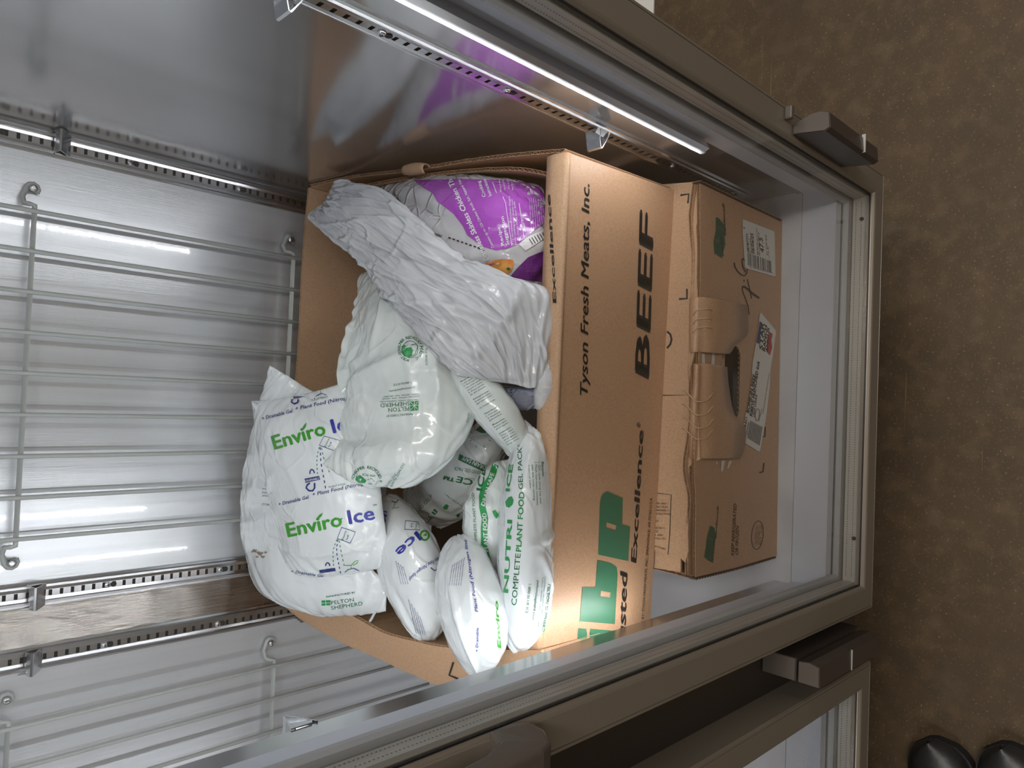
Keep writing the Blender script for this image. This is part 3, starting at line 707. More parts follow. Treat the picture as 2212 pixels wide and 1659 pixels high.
# long sticker
o = S2.poly([(1641.5, 677), (1644, 676), (1674, 712), (1676, 718), (1668, 775), (1664, 800), (1663, 830), (1655, 900), (1642, 972), (1639, 976), (1603, 953), (1602, 948), (1609, 900), (1618, 870), (1623, 820), (1626, 780), (1633, 740)], 'paper', 'product_sticker')
S3 = Surf(plane=(PF[0]+nrm*.0014, nrm), off=.0001, parent=o); ORG[o] = origin(LBX)
S3.poly([(1641, 694), (1646, 697), (1640, 743), (1634, 740)], 'navy', 'blue_block'); S3.poly([(1662, 716), (1669, 722), (1666, 735), (1668, 750), (1663, 768), (1656, 757), (1658, 735)], 'red', 'red_block')
S3.text('STAR', (1647, 757), (1651, 698), (-7, -3), bold=.035, ital=.15); S3.text('RANCH', (1653, 760), (1657, 704), (-5.5, -2.5), bold=.035, ital=.15); S3.text('ANGUS', (1659, 763), (1662, 709), (-5, -2.5), bold=.035, ital=.15)
S3.text('BONE-IN BEEF', (1618, 893), (1632, 810), (-6, -2.5), bold=.035, ital=.1); S3.text('RIBEYE FRENCHED 6x6', (1625, 900), (1641, 782), (-6, -2.5), bold=.035, ital=.1); S3.text('USDA CHOICE', (1630, 901), (1636, 853), (-4, -1.6), bold=.03, ital=.1)
S3.text('D-2688-AC1', (1608, 944), (1614.5, 902), (-5, -2), bold=.03); S3.text('U.S. INSPECTED', (1612, 941), (1618, 912), (-2.4, -1)); S3.text('KEEP FROZEN', (1615, 940), (1619, 914), (-2.4, -1))
S3.stroke(ell(1636, 896, 4.5, 13, rot=5), 1, 'ink', 'inspection_mark', True)
S3.lines([(1622+i*3.0, 909+i*1.6, 1616+i*3.0, 947+i*1.9) for i in range(9)], 1.7, 'barcode', 'barcode'); S3.text('MANUFACTURED BY: FRESH MEATS, INC.', (1649, 894), (1663, 806), (-2, -1)); S3.text('SAFE HANDLING', (1640, 911), (1647, 884), (-2.4, -1))
S.text('KEEP REFRIGERATED', (1585, 1201), (1591, 1089), (-6.5, -3), 'ink_faint', .03); S.text('OR FROZEN', (1594, 1200), (1596, 1137), (-6.5, -3), 'ink_faint', .03)
S.poly([(1534, 1135), (1543, 1140), (1547, 1158), (1542, 1180), (1540, 1216), (1530, 1211), (1521, 1203), (1525, 1180), (1527, 1160)], 'ink_green', 'green_emblem')
S.stroke([(1527, 1160), (1545, 1170)], 1.2, 'kraft', 'emblem_gap'); S.stroke([(1524, 1184), (1542, 1190)], 1.2, 'kraft', 'emblem_gap')
S.text('Trusted', (1541, 1213), (1545, 1166), (-4, -2), 'ink_faint', .02, .2); S.text('Excellence®', (1547, 1163), (1553, 1094), (-4, -2), 'ink_faint', .02, .2)
S.stroke(ell(1636, 1156, 12.5, 31, rot=5), 1.6, 'ink_faint', 'inspection_mark', True)
for k, s_ in enumerate(('U.S. INSPECTED', 'AND PASSED BY', 'DEPARTMENT OF', 'EST. 245')): S.text(s_, (1631+k*4, 1177), (1635+k*4, 1136), (-2.6, -1), 'ink_faint')
S.stroke([(1648, 923), (1653, 922), (1652, 943), (1647, 944)][1:], 3, 'ink', 'corner_mark'); S.stroke([(1650, 1000), (1648, 1019), (1640, 1021)], 3.2, 'ink', 'corner_mark')
# marker writing
S.stroke([(x, y) for x, y in [(1586, 567), (1587, 575), (1592, 585), (1600, 593), (1608, 596), (1613, 590), (1614, 580), (1610, 566), (1605, 558), (1602, 560), (1604, 575), (1610, 588)]], 2.9, 'ink', 'marker_writing')
S.stroke([(1607, 604), (1607, 609)], 2.32, 'ink', 'marker_writing')
S.stroke([(1603, 620), (1607, 619), (1617, 626), (1625, 634), (1640, 644)], 4.35, 'ink', 'marker_writing'); S.stroke([(1603, 620), (1604, 630), (1610, 645), (1616, 662), (1618, 680)], 2.32, 'ink', 'marker_writing'); S.stroke([(1614, 603), (1618, 620), (1622, 638), (1623, 645)], 2.32, 'ink', 'marker_writing')
# print on the top flap
ST = Surf(plane=(V((0, 0, LT+.0002)), up), off=.0002, parent=LBX)
ST.stroke([(1470, 422), (1488, 419), (1486, 439)], 4, 'ink', 'corner_mark'); ST.stroke([(1484, 624), (1484, 645), (1467, 646)], 4, 'ink', 'corner_mark')
ST.stroke([(1419, 1065), (1450, 1069), (1447, 1150), (1443, 1198)], 1.6, 'ink', 'box_rule')
for k, s_ in enumerate(('MEAT AND/', 'THAT COULD', 'IMPROPERLY.', 'INSTRUCTIONS.', '', 'IES.', '', 'RATE FROM', 'ACES', 'ILS, AND', 'OR POULTRY.')):
    if s_: ST.text(s_, (1416-k*.6, 1089+k*7.6), (1416-k*.6+len(s_)*2.7, 1089.5+k*7.6), 4, 'ink', .01)
ST.text('LEFTOVERS', (1410, 1181), (1437, 1188), 4, 'ink', .01)
ST.stroke([(1441, 716), (1448, 722), (1451, 733), (1448, 744), (1441, 752)], 4.35, 'ink', 'marker_writing')
ST.stroke([(1434, 480), (1480, 482)], 1, 'kraft_edge', 'crease_line'); ST.stroke([(1436, 553), (1478, 556)], 1, 'kraft_edge', 'crease_line')

# ---------------------------------------------------------------- open carton on top
OB = thing('cardboard_box', (.02, .83, LT), 'open brown carton filled with gel packs, large black and green print on its front', 'box')
z0 = LT+.0002
FR0, FL0 = V((.305, .567, z0)), V((-.296, .5815, z0))
FR1, FL1 = onplane(1225, 322, FR0, V((FR0.y-FL0.y, -(FR0.x-FL0.x), 0)).normalized()), None
nf = V((FR0.y-FL0.y, -(FR0.x-FL0.x), 0)).normalized()
def ff(px, py): return onplane(px, py, FR0, nf)
FR1 = ff(1228, 330); FL1 = ff(1166, 1408)
BRz, BLz = .925, .935
BR1 = atZ(668, 405, .927); BL1 = atZ(602, 1296, .934); BR0 = V((min(BR1.x, .338), BR1.y-.006, z0)); BL0 = V((BL1.x+.01, BL1.y-.006, z0))
# front panel with its real thickness
ftop = [FR1, ff(1216, 600), ff(1204, 880), ff(1192, 1120), FL1]
board('front_panel', [p for p in ftop], [FR0, FR0.lerp(FL0, .25), FR0.lerp(FL0, .5), FR0.lerp(FL0, .75), FL0], OB, 'kraft_gloss', T=.005, side=-1, period=.008)
# folded-over flap along the front rim: rolls back and hangs inside
P = []
for i in range(41):
    t = i/40; a = FR1.lerp(FL1, t); a = cr(ftop, 41)[i]; bulge = .010*math.sin(math.pi*t)
    w_ = .030-.004*t
    P.append([a+nf*.0008-up*.003, a+nf*.0004+up*.0015, a-nf*.004+up*.0035, a-nf*(w_*.6)+up*(.006), a-nf*w_+up*.004, a-nf*(w_+.003)-up*.003, a-nf*(w_+.004)-up*.035])
mb = MB(); mb.grid([[P[i][k] for i in range(41)] for k in range(7)]); o = mb.build('rim_flap', 'kraft', OB, fix=True); md = o.modifiers.new('thick', 'SOLIDIFY'); md.thickness = .0012; md.offset = 0
# back, right and left panels
board('back_panel', cr([BR1, atZ(655, 560, .926), atZ(645, 760, .926), atZ(622, 1050, .929), BL1], 12), [BR0, BR0.lerp(BL0, .5), BL0], OB, side=-1, T=.005)
rt_ = [BR1+V((0, -.002, 0)), atZ(760, 385, .912), atZ(880, 371, .905), atZ(1000, 352, .890), atZ(1110, 338, .880), FR1+V((.001, .005, .002))]
board('side_panel', rt_, [BR0, BR0.lerp(FR0, .5), FR0+V((0, .006, 0))], OB, side=1, rag=.0016)
rt2 = [p+V((-.013-.004*math.sin(i*2.), 0, -.004)) for i, p in enumerate(rt_)]; rt2[-1] = FR1+V((-.022, .030, -.003)); rt2[0] = BR1+V((-.02, -.03, -.012))
board('inner_side_flap', rt2, [p-up*.15+V((.008, 0, 0)) for p in rt2], OB, side=1, rag=.0014)
# torn curl on the right rim
mb = MB(); P = []
for i in range(12):
    t = i/11; a = atZ(876+46*t, 369-4*t, .9065); P.append([a+V((.010*math.cos(u), 0, .010*math.sin(u)))*(.5+.5*math.sin(math.pi*(.15+.7*t))) for u in [math.radians(-60+24*k) for k in range(10)]])
mb.grid(P); o = mb.build('torn_curl', 'kraft', OB); md = o.modifiers.new('thick', 'SOLIDIFY'); md.thickness = .001
# left panel with outward leaning flap
lin = [atZ(603, 1298, .932), atZ(690, 1303, .925), atZ(760, 1328, .918), atZ(830, 1366, .906), atZ(900, 1385, .898), atZ(960, 1397, .892), atZ(1060, 1402, .882), atZ(1170, 1404, .874)]
lout = [atZ(613, 1306, .930), atZ(680, 1352, .917), atZ(745, 1390, .903), atZ(812, 1419, .890), atZ(880, 1452, .880), atZ(960, 1484, .872), atZ(1075, 1515, .866), atZ(1230, 1510, .866)]
board('side_panel', lin, [BL0, BL0.lerp(FL0, .33)+V((-.012, 0, 0)), BL0.lerp(FL0, .66)+V((-.012, 0, 0)), FL0+V((0, .006, 0))], OB, side=-1, T=.005)
o1 = lout; i1 = cr(lin, 8)
board('side_flap', [p+up*.0012 for p in cr(lout, 30)], [p+up*.0022 for p in cr(lin, 30)], OB, side=-1, T=.0045, rag=.0022)
lo2 = [atZ(606, 1306, .921), atZ(640, 1336, .917), atZ(690, 1366, .907), atZ(741, 1391, .897)]
board('under_flap', [p-up*.004 for p in lo2], [p-up*.006+V((.02, -.004, 0)) for p in lo2], OB, side=-1, T=.0045)
board('under_flap', [p+V((.006, 0, .003)) for p in lo2], [p-up*.001+V((.026, -.004, 0)) for p in lo2], OB, side=-1, T=.0045)
mb = MB(); mb.box((-.285, .60, z0), (.30, 1.07, z0+.006)); mb.build('bottom_panel', 'kraft_dark', OB)
SL = Surf(plane=None, obj=[c for c in OB.children if c.name.startswith('side_flap')][0], off=.0006, parent=OB)
SL.stroke([(980, 1430), (971, 1458), (990, 1466)], 4.5, 'ink', 'corner_mark')
# print on the front of the open carton
SF = Surf(plane=(FR0+nf*.0003, nf), off=.0002, parent=OB)
SF.text('Tyson Fresh Meats, Inc.', (1269, 861), (1273, 398), (-17, -6), 'ink', .022, .14)
SF.text('BEEF', (1401, 820), (1412, 467), (-31, -12), 'ink', .034, .12)
SF.text('Trusted', (1348, 1456), (1355, 1238), (-16, -6), 'ink', .035); SF.text('Excellence', (1374, 1217), (1390, 930), (-12, -4.5), 'ink', .035); SF.text('®', (1383, 925), (1384, 914), (-8, -3), 'ink', .01)
SF.text('PRODUCED FOR OR BY: TYSON FRESH MEATS, INC., SPRINGDALE, AR 72762 U.S.A.', (1384, 1430), (1409, 1075), (-5, -2), 'ink_faint', .015)
gr = 'ink_logo'; MT['ink_logo'] = mat('green_carton_print', (.035, .145, .075), .42)
SF.poly([(1306, 1064), (1312, 1062), (1345, 1076), (1344, 1133), (1361, 1138), (1357, 1212), (1292, 1198), (1296, 1085), (1300, 1070)], gr, 'carton_emblem', holes=[[(1310, 1128), (1331, 1135), (1330, 1146), (1309, 1140)]])
SF.poly([(1290, 1210), (1320, 1217), (1332, 1225), (1334, 1240), (1328, 1348), (1252, 1342), (1258, 1268), (1286, 1268)], gr, 'carton_emblem', holes=[[(1298, 1276), (1319, 1280), (1317, 1291), (1297, 1288)]])
SF.poly([(1249, 1357), (1266, 1358), (1268, 1368), (1266, 1400), (1246, 1400)], gr, 'carton_emblem'); SF.poly([(1275, 1358), (1321, 1362), (1316, 1400), (1272, 1400)], gr, 'carton_emblem')
SR = Surf(obj=[c for c in OB.children if c.name.startswith('rim_flap')][0], off=.0012, parent=OB)
SR.text('Excellence', (1203, 655), (1190, 420), (-8, -1), 'ink', .03)
# ---------------------------------------------------------------- bags in the open carton
def resample2(rows, nu, nv):
    a = [cr(r, nu) for r in rows]; cols = [cr([a[i][j] for i in range(len(a))], nv) for j in range(nu)]
    return [[cols[j][i] for j in range(nu)] for i in range(nv)]
def bag(name, rows, T, m, label, cat='gel pack', seed=0, nu=64, nv=64, crk=.0022, pk=.004, seal=.03, group=None, fq=26, up_f=.7, soft=.55, rid=.0008, folds=(), parent=None, pname='film'):
    """pillow of film over a grid of control points (px, py, z); T = full thickness, folds = creases (u0, v0, u1, v1, depth, width)"""
    R = [[atZ(*p) for p in r] for r in rows]; C = resample2(R, nu, nv)
    off = V((seed*3.7, seed*1.3, seed*.7)); top = []; bot = []
    for i in range(nv):
        a = []; b = []; v = i/(nv-1)
        for j in range(nu):
            u = j/(nu-1); p = C[i][j]
            du = C[i][min(j+1, nu-1)]-C[i][max(j-1, 0)]; dv = C[min(i+1, nv-1)][j]-C[max(i-1, 0)][j]
            n = du.cross(dv)
            n = n.normalized() if n.length > 1e-12 else V((0, 0, 1))
            if n.dot(CAM-p) < 0: n = -n
            d = min(u, 1-u, v, 1-v)
            f = (max(0, math.sin(math.pi*u))*max(0, math.sin(math.pi*v)))**soft if d > seal*.3 else 0
            q = p*fq+off
            w = noise.noise(q)*.5 + (1-abs(noise.noise(q*.7+V((5, 2, 1))))*2)*.35 + noise.noise(q*2.3)*.3 + (1-abs(noise.noise(q*1.9+V((1, 9, 4))))*2)**3*.25
            s_ = (u if v < .5 else -u)*9 + (v if u < .5 else -v)*9
            e = math.exp(-((d-.05)/.07)**2)*noise.noise(V((s_*2.2, seed*5.1, d*3)))*pk
            k = crk*w*min(1, d/.12) + e
            rn = noise.noise(V((u*7+noise.noise(V((v*2, u*2, seed)))*1.5, v*3.2+u*2, seed*1.7))); k += rid*(1-min(1, abs(rn)*5))**1.5*min(1, d/.06)
            rn = noise.noise(V((u*13+v*4, v*5-u*3, seed*2.9+7))); k += rid*.6*(1-min(1, abs(rn)*5))**1.5*min(1, d/.06)
            for (u0, v0, u1, v1, dep, wd) in folds:
                L = math.hypot(u1-u0, v1-v0); t = ((u-u0)*(u1-u0)+(v-v0)*(v1-v0))/L/L; t = min(max(t, 0), 1)
                dd = math.hypot(u-u0-t*(u1-u0), v-v0-t*(v1-v0)); k += dep*math.exp(-(dd/wd)**2)*math.sin(math.pi*(.1+.8*t))
            a.append(p+n*(T*up_f*f+k)); b.append(p-n*(T*(1-up_f)*f+.0006)+n*min(k, 0)*.3)
        top.append(a); bot.append(b)
    mb = MB(); vt = mb.grid(top)
    vb = mb.grid([r[::-1] for r in bot]); vb = [r[::-1] for r in vb]
    for i in range(nv-1):
        for j in (0, nu-1):
            f_ = (vt[i][j], vt[i+1][j], vb[i+1][j], vb[i][j]); mb.bm.faces.new(f_ if j == 0 else f_[::-1])
    for j in range(nu-1):
        for i in (0, nv-1):
            f_ = (vt[i][j], vb[i][j], vb[i][j+1], vt[i][j+1]); mb.bm.faces.new(f_ if i == 0 else f_[::-1])
    if parent is not None: return mb.build(name, m, parent)
    c = sum((p for r in C for p in r), V())/(nu*nv); zmin = min(p.z for r in bot for p in r)
    o = mb.build(name, m, None, loc=(c.x, c.y, zmin))
    tag(o, label, cat, group); return o
def ringtext(S, body, cx, cy, rx, ry, a0, a1, h, m, rot=0, bold=0, inward=False):
    """letters standing on an ellipse from angle a0 to a1 (degrees, picture sense)"""
    bm = bmesh.new(); n = len(body)
    for i, ch in enumerate(body):
        if ch == ' ': continue
        me = textmesh(ch, bold)
        if not me.vertices: continue
        a = math.radians(a0+(a1-a0)*i/max(n-1, 1)); c, s_ = math.cos(math.radians(rot)), math.sin(math.radians(rot))
        x, y = rx*math.cos(a), ry*math.sin(a); px, py = cx+x*c-y*s_, cy+x*s_+y*c
        o_ = V((px-cx, py-cy, 0)).normalized(); e = V((-o_.y, o_.x, 0))
        x0 = min(v.co.x for v in me.vertices); x1 = max(v.co.x for v in me.vertices); k = h/.729
        for v in me.vertices:
            q = V((px, py, 0)) + e*((v.co.x-(x0+x1)/2)*k) + o_*(v.co.y*k); v.co = q
        bm.from_mesh(me); bpy.data.meshes.remove(me)
    cut(bm, 7)
    return S.put(bm, 'printed_text', m)
BP = 'white gel packs in the open carton'
# deepest first ------------------------------------------------------------
# G: pack with green bands, deep in the middle
g = bag('gel_pack', [[(872, 1050, .80), (950, 1000, .82), (1020, 930, .83), (1075, 870, .82)], [(878, 1100, .80), (960, 1040, .83), (1040, 980, .84), (1098, 935, .81)], [(952, 1143, .79), (1012, 1110, .80), (1060, 1030, .81), (1104, 958, .79)]],
    .035, 'bag_green', 'gel pack with green bands, deep in the open carton below the crumpled one', seed=3, group=BP, crk=.003, folds=((.05, .5, .45, .45, .006, .05), (.3, .9, .35, .4, .006, .04)))
S = Surf(g)
S.poly([(993, 981), (1052, 1006), (1045, 1019), (990, 993)], 'dgreen', 'green_band'); S.off = .0012
S.text('DRAIN SAFE', (1051, 1006), (1002, 985), (-4.5, 8), 'white_ink', .02); S.off = .0006
S.text('FOOD GEL PACK', (1042, 1017), (982, 1008), (-2, 7.5), 'dgreen'); S.text('ICE™', (1030, 1038), (962, 1022), (-5, 13), 'dgreen', .03)
S.poly([(913, 1129), (939, 1098), (946, 1105), (922, 1132)], 'dgreen', 'green_band'); S.off = .0012; S.text('DRAIN S', (919, 1131), (943, 1106), (-6, -5), 'white_ink', .02); S.off = .0006
S.text('FOOD GEL P', (899, 1115), (936, 1072), (-5.5, -5), 'dgreen'); S.poly([(957, 1095), (964, 1088), (970, 1092), (966, 1100), (960, 1100)], 'green', 'printed_shape')
S.text('+ Plant Food & more', (960, 1068), (1003, 1098), (2, -3), 'dgreen'); S.poly([(985, 1112), (992, 1108), (994, 1113), (988, 1118)], 'dgreen', 'printed_shape')
S.poly([(1028, 930), (1038, 919), (1048, 925), (1051, 936), (1040, 936)], 'dgreen', 'printed_shape')
for a_, b_ in (((1027, 919), (1025, 925)), ((1016, 933), (1021, 936)), ((1015, 953), (1020, 950)), ((1030, 967), (1028, 962)), ((1047, 967), (1045, 962)), ((1060, 953), (1055, 950)), ((1061, 933), (1056, 936))): S.stroke([a_, b_], 1.1, 'dgreen', 'burst_mark')
# little pack peeping between H and I
bag('gel_pack', [[(930, 1250, .80), (990, 1270, .80)], [(915, 1350, .80), (990, 1362, .80)], [(930, 1376, .79), (985, 1366, .79)]], .02, 'bag', 'small visible end of a white gel pack between the two lowest blue-print packs', seed=9, nu=30, nv=30, group=BP)
# small dark ends near A
bag('gel_pack', [[(790, 1040, .80), (835, 1045, .80)], [(795, 1075, .80), (832, 1075, .80)]], .015, 'bag_green', 'corner of a buried gel pack seen under the crumpled white one', seed=12, nu=20, nv=20, group=BP)
# D: purple chicken bag
d = bag('frozen_chicken_bag', [[(798, 408, .895), (880, 391, .885), (1000, 386, .865), (1110, 390, .85), (1172, 404, .83)], [(860, 470, .90), (950, 470, .90), (1040, 465, .89), (1120, 470, .87), (1188, 480, .835)], [(930, 560, .875), (1000, 560, .885), (1070, 560, .88), (1130, 570, .87), (1192, 590, .835)], [(990, 640, .84), (1040, 650, .84), (1090, 650, .84), (1140, 640, .84), (1186, 640, .83)]],
    .05, 'clear', 'purple and clear bag of frozen chicken at the right end of the open carton', 'food bag', seed=5, crk=.003, pk=.005, nu=80, nv=80, folds=((.1, .75, .95, .62, .008, .05), (.15, .3, .6, .55, -.005, .04)))
S = Surf(d, off=.0007)
S.poly([(893, 389), (930, 389), (1000, 387), (1100, 391), (1166, 403), (1183, 436), (1188, 474), (1155, 497), (1118, 528), (1095, 537), (1072, 541), (1040, 532), (1010, 508), (1000, 488), (980, 462), (962, 448), (945, 436), (935, 418), (912, 404)], 'purple', 'purple_panel')
S.poly([(1100, 600), (1118, 578), (1140, 556), (1165, 545), (1190, 538), (1193, 575), (1190, 612), (1150, 606)], 'deep_purple', 'purple_panel')
S.poly([(1048, 569), (1066, 562), (1088, 559), (1108, 561), (1111, 573), (1104, 586), (1094, 593), (1078, 589), (1060, 581)], 'orange', 'food_picture')
S.off = .0013
S.poly([(1094, 580), (1099, 576), (1103, 579), (1100, 584)], 'dgreen', 'food_detail'); S.poly([(1072, 568), (1078, 566), (1080, 569), (1074, 571)], 'white_ink', 'food_detail'); S.text('EN', (1057, 577), (1068, 570), (-3, -5), 'purple', .03)
S.text('Boneless Skinless Chicken Th', (1057, 560), (977, 388), (-11, 4), 'white_ink', .028); S.text('Contains up to 12% Chicken Broth, Salt, Natural Flav', (1069, 535), (994, 389), (-5.5, 2), 'white_ink', .015)
S.text('Recipe', (1090, 530), (1080, 490), (-7, 2), 'white_ink', .02); S.text('Suggestion', (1100, 530), (1088, 468), (-7, 2), 'white_ink', .02); S.text('Cooking', (1050, 426), (1037, 392), (-7, 2.4), 'white_ink', .02); S.text('Instructions', (1063, 424), (1049, 388), (-7, 2.4), 'white_ink', .02)
for k, (s_, a_, b_) in enumerate((('Try shredded chicken thighs', (1110, 529), (1101, 425)), ('with cooking sour cream over', (1115, 526), (1107, 431)), ('any rice or crispy taco shells', (1122, 522), (1112, 436)), ('in Chicken Tinga', (1137, 508), (1128, 466)), ('Bread skillet', (1083, 415), (1080, 390)), ('Heat oil to 165', (1092, 412), (1088, 390)), ('Airfry at 350', (1101, 410), (1098, 390)), ('Bake 20 min', (1109, 412), (1106, 392)))):
    S.text(s_, a_, b_, (-3.6, 1), 'white_ink')
for k in range(7): S.text('ingredients chicken thighs water', (1148+k*4.6, 500-k*3), (1143+k*4.6, 428), (-2.2, .6), 'white_ink')
S.stroke([(1106, 532), (1092, 440), (1086, 426)], 1.1, 'white_ink'); S.stroke([(1131, 515), (1121, 440)], 1.1, 'white_ink'); S.stroke([(1073, 419), (1064, 395)], 1.1, 'white_ink')
bl = S.poly([(1121, 528), (1136, 515), (1186, 488), (1189, 508), (1170, 520), (1135, 541)], 'white_ink', 'barcode_panel')
S.off = .0017
S.lines([(1142+i*5.5, 517-i*2.9, 1150+i*5.3, 529-i*2.5) for i in range(8)], 1.6, 'ink', 'barcode')
S.off = .0013
S.text('PRESS HARD TO OPEN', (956, 507), (893, 493), (-1.5, 5.5), 'ink', .02); S.text('RESEALABLE ZIPPER BAG', (884, 466), (850, 417), (3, -3), 'ink', .02)
S.lines([(800+i*7, 405+i*6.2, 804+i*7, 408+i*6.2) for i in range(16)], 3.2, 'ink', 'film_mark'); S.lines([(970+i*9, 513+i*3.2, 975+i*9, 515+i*3.2) for i in range(9)], 3, 'ink', 'film_mark')
S.stroke([(930, 470), (938, 463), (952, 465), (956, 469), (945, 472), (930, 470)], 1.4, 'white_ink')
# B: lower long pack at the rear left corner
b = bag('gel_pack', [[(583, 790, 1.022), (625, 815, 1.005), (665, 840, .985), (720, 870, .97)], [(553, 905, 1.004), (600, 930, 1.0), (670, 950, .98), (740, 960, .96)], [(530, 1050, .995), (590, 1060, .995), (680, 1080, .98), (780, 1100, .95)], [(531, 1180, .985), (600, 1200, .99), (700, 1220, .965), (800, 1220, .94)], [(556, 1262, .975), (610, 1275, .98), (720, 1290, .955), (832, 1258, .925)], [(620, 1308, .955), (680, 1322, .945), (760, 1330, .930), (833, 1321, .915)]],
    .036, 'bag', 'large soiled white gel pack at the rear left, lying under the two-print pack, printed with a green maker mark', seed=1, nu=72, nv=90, pk=.006, group=BP, folds=((.02, .62, .5, .78, .004, .05), (.2, .98, .3, .7, -.004, .03)))
b['label'] = 'large soiled white gel pack hanging over the rear left corner, under the two-print pack'
S = Surf(b)
S.text('MANUFACTURED BY', (705, 1291), (768, 1281), 4, 'dgreen', .02); S.text('PELTON', (716, 1306), (765, 1299), 8.5, 'dgreen'); S.text('SHEPHERD', (716, 1317), (784, 1307), 8.5, 'dgreen')
S.poly([(695, 1297), (714, 1296), (714, 1307), (695, 1308)], 'green', 'maker_mark'); S.off = .001; S.stroke([(704, 1296), (705, 1308)], 1, 'white_ink', 'mark_gap'); S.stroke([(695, 1302), (714, 1301)], 1, 'white_ink', 'mark_gap'); S.off = .0006
for k, (s_, y) in enumerate((('Recycle:', 1012), ('1.Cut', 1020), ('2.Flush', 1028), ('into s', 1037), ('water', 1044), ('3.Rinse', 1051), ('as #4', 1058), ('Empty non', 1066), ('gel pack into', 1073), ('(*) QUES', 1092))):
    S.text(s_, (567+(5 if k < 6 else 0), y-1), (590, y), 4, 'dgreen', .01 if k in (0, 9) else 0)
for (x, y, r) in ((551, 1190, 5), (562, 1196, 6), (568, 1203, 4), (556, 1203, 3), (574, 1193, 3), (545, 1192, 2)):
    S.poly([(x+r*math.cos(a)*(1+.4*math.sin(3*a+x)), y+r*.7*math.sin(a)*(1+.4*math.cos(4*a+y))) for a in [k*math.pi/8 for k in range(16)]], 'stain', 'dirt_stain')
mb = MB(); mb.tube(cr([atZ(814, 1318, .915), atZ(808, 1326, .914), atZ(803, 1336, .912), atZ(799, 1342, .911)], 10), .0022, 6); o = mb.build('knotted_tail', 'bag', b)
# A: two-print pack on top of B
a = bag('gel_pack', [[(543, 866, 1.022), (600, 862, 1.015), (680, 845, 1.0), (765, 818, .975)], [(556, 950, 1.022), (610, 950, 1.022), (700, 940, 1.005), (790, 925, .975)], [(582, 1060, 1.015), (640, 1060, 1.01), (730, 1045, .99), (816, 1020, .96)], [(598, 1150, 1.008), (650, 1155, 1.0), (740, 1140, .98), (828, 1110, .95)], [(608, 1228, .998), (660, 1246, .99), (740, 1242, .965), (843, 1224, .935)]],
    .034, 'bag', 'white gel pack with its blue and green print repeated twice, uppermost at the rear left', seed=2, nu=80, nv=80, crk=.0012, pk=.004, group=BP, folds=((.45, .3, .5, .55, .002, .03), (.0, .86, .95, .84, .003, .02)))
S = Surf(a)
mb = MB(); mb.tube(cr([atZ(560, 884, 1.02), atZ(552, 876, 1.024), atZ(544, 868, 1.026)], 8), [.006, .0055, .005, .0045, .004, .003, .002, .001], 8); mb.build('corner_tip', 'bag', a)
def enviro(S, p0, p1, h, off=(0, 0), trunc=None):
    S.text('Enviro', p0, p1, h, 'lgreen', .035)
S.text('+ Drainable Gel', (566, 908), (632, 891), 8, 'dblue', .012, .25); S.text('+ Plant Food (Nitrogen liquid)', (638, 887), (795, 853), 8, 'dblue', .012, .25)
S.text('Enviro', (593, 971), (706, 938), 31, 'lgreen', .03); S.text('Ice', (720, 936), (775, 921), 31, 'blue', .03)
S.poly([(651, 929), (656, 920), (662, 913), (661, 922), (656, 929)], 'lgreen', 'leaf_mark')
S.stroke([(700, 942), (736, 952), (724, 974), (690, 962)], 1.4, 'dblue', 'printed_outline', True); S.text('Enviro', (704, 966), (712, 949), (-4, -2), 'dgreen'); S.text('Ice', (712, 966), (717, 955), (-4, -2), 'dblue')
def dashes(S, pts, m, n=7, w=1.5):
    q = cr([V((*p, 0)) for p in pts], 2*n)
    S.lines([(q[2*i].x, q[2*i].y, q[2*i+1].x, q[2*i+1].y) for i in range(n)], w, m, 'dashed_line')
dashes(S, [(690, 966), (685, 990), (686, 1024)], 'dgreen'); dashes(S, [(692, 966), (694, 1000), (704, 1055)], 'dblue', 8, 2); dashes(S, [(695, 967), (700, 990), (712, 1020)], 'dgreen', 6)
S.poly([(658, 1034), (690, 1028), (692, 1036), (660, 1043)], 'dblue', 'printed_shape'); S.off = .0011; S.text('DRAINABLE', (660, 1041), (691, 1035), 5, 'white_ink', .01); S.off = .0006
S.stroke(ell(675, 1023, 5, 9, 10, 180, 360, -8), 2.4, 'dblue', 'drain_icon'); S.stroke([(670, 1043), (664, 1048), (662, 1054), (668, 1060), (676, 1060), (680, 1054), (680, 1043)], 3.6, 'dblue', 'drain_icon')
S.poly([(627, 855), (658, 850), (659, 857), (628, 863)], 'dblue', 'printed_shape'); S.stroke([(632, 863), (630, 869), (636, 873), (643, 870), (645, 863)], 3.6, 'dblue', 'drain_icon')
S.stroke([(679, 862), (686, 854), (696, 850), (706, 854)], 1.5, 'dblue', 'soil_icon'); S.stroke([(693, 850), (692, 843), (682, 838), (676, 840)], 1.2, 'lgreen', 'plant_icon'); S.stroke([(692, 843), (700, 836), (706, 835)], 1.2, 'lgreen', 'plant_icon'); S.text('PLANT FOOD', (674, 867), (709, 859), 4, 'dgreen')
S.text('+ Drainable Gel', (602, 1093), (667, 1077), 8, 'dblue', .012, .25); S.text('+ Plant Food (Nitrogen li', (675, 1072), (806, 1043), 8, 'dblue', .012, .25); S.text('PLANT FOOD', (711, 1054), (748, 1047), 4, 'dgreen')
S.text('Enviro', (622, 1160), (741, 1135), 31, 'lgreen', .03); S.text('Ice', (754, 1132), (811, 1121), 31, 'blue', .03); S.text('TM', (806, 1094), (814, 1092), 4, 'dblue', .02)
S.poly([(684, 1120), (690, 1112), (698, 1107), (695, 1115), (689, 1120)], 'lgreen', 'leaf_mark'); S.poly([(728, 1122), (741, 1118), (736, 1126)], 'lgreen', 'leaf_mark')
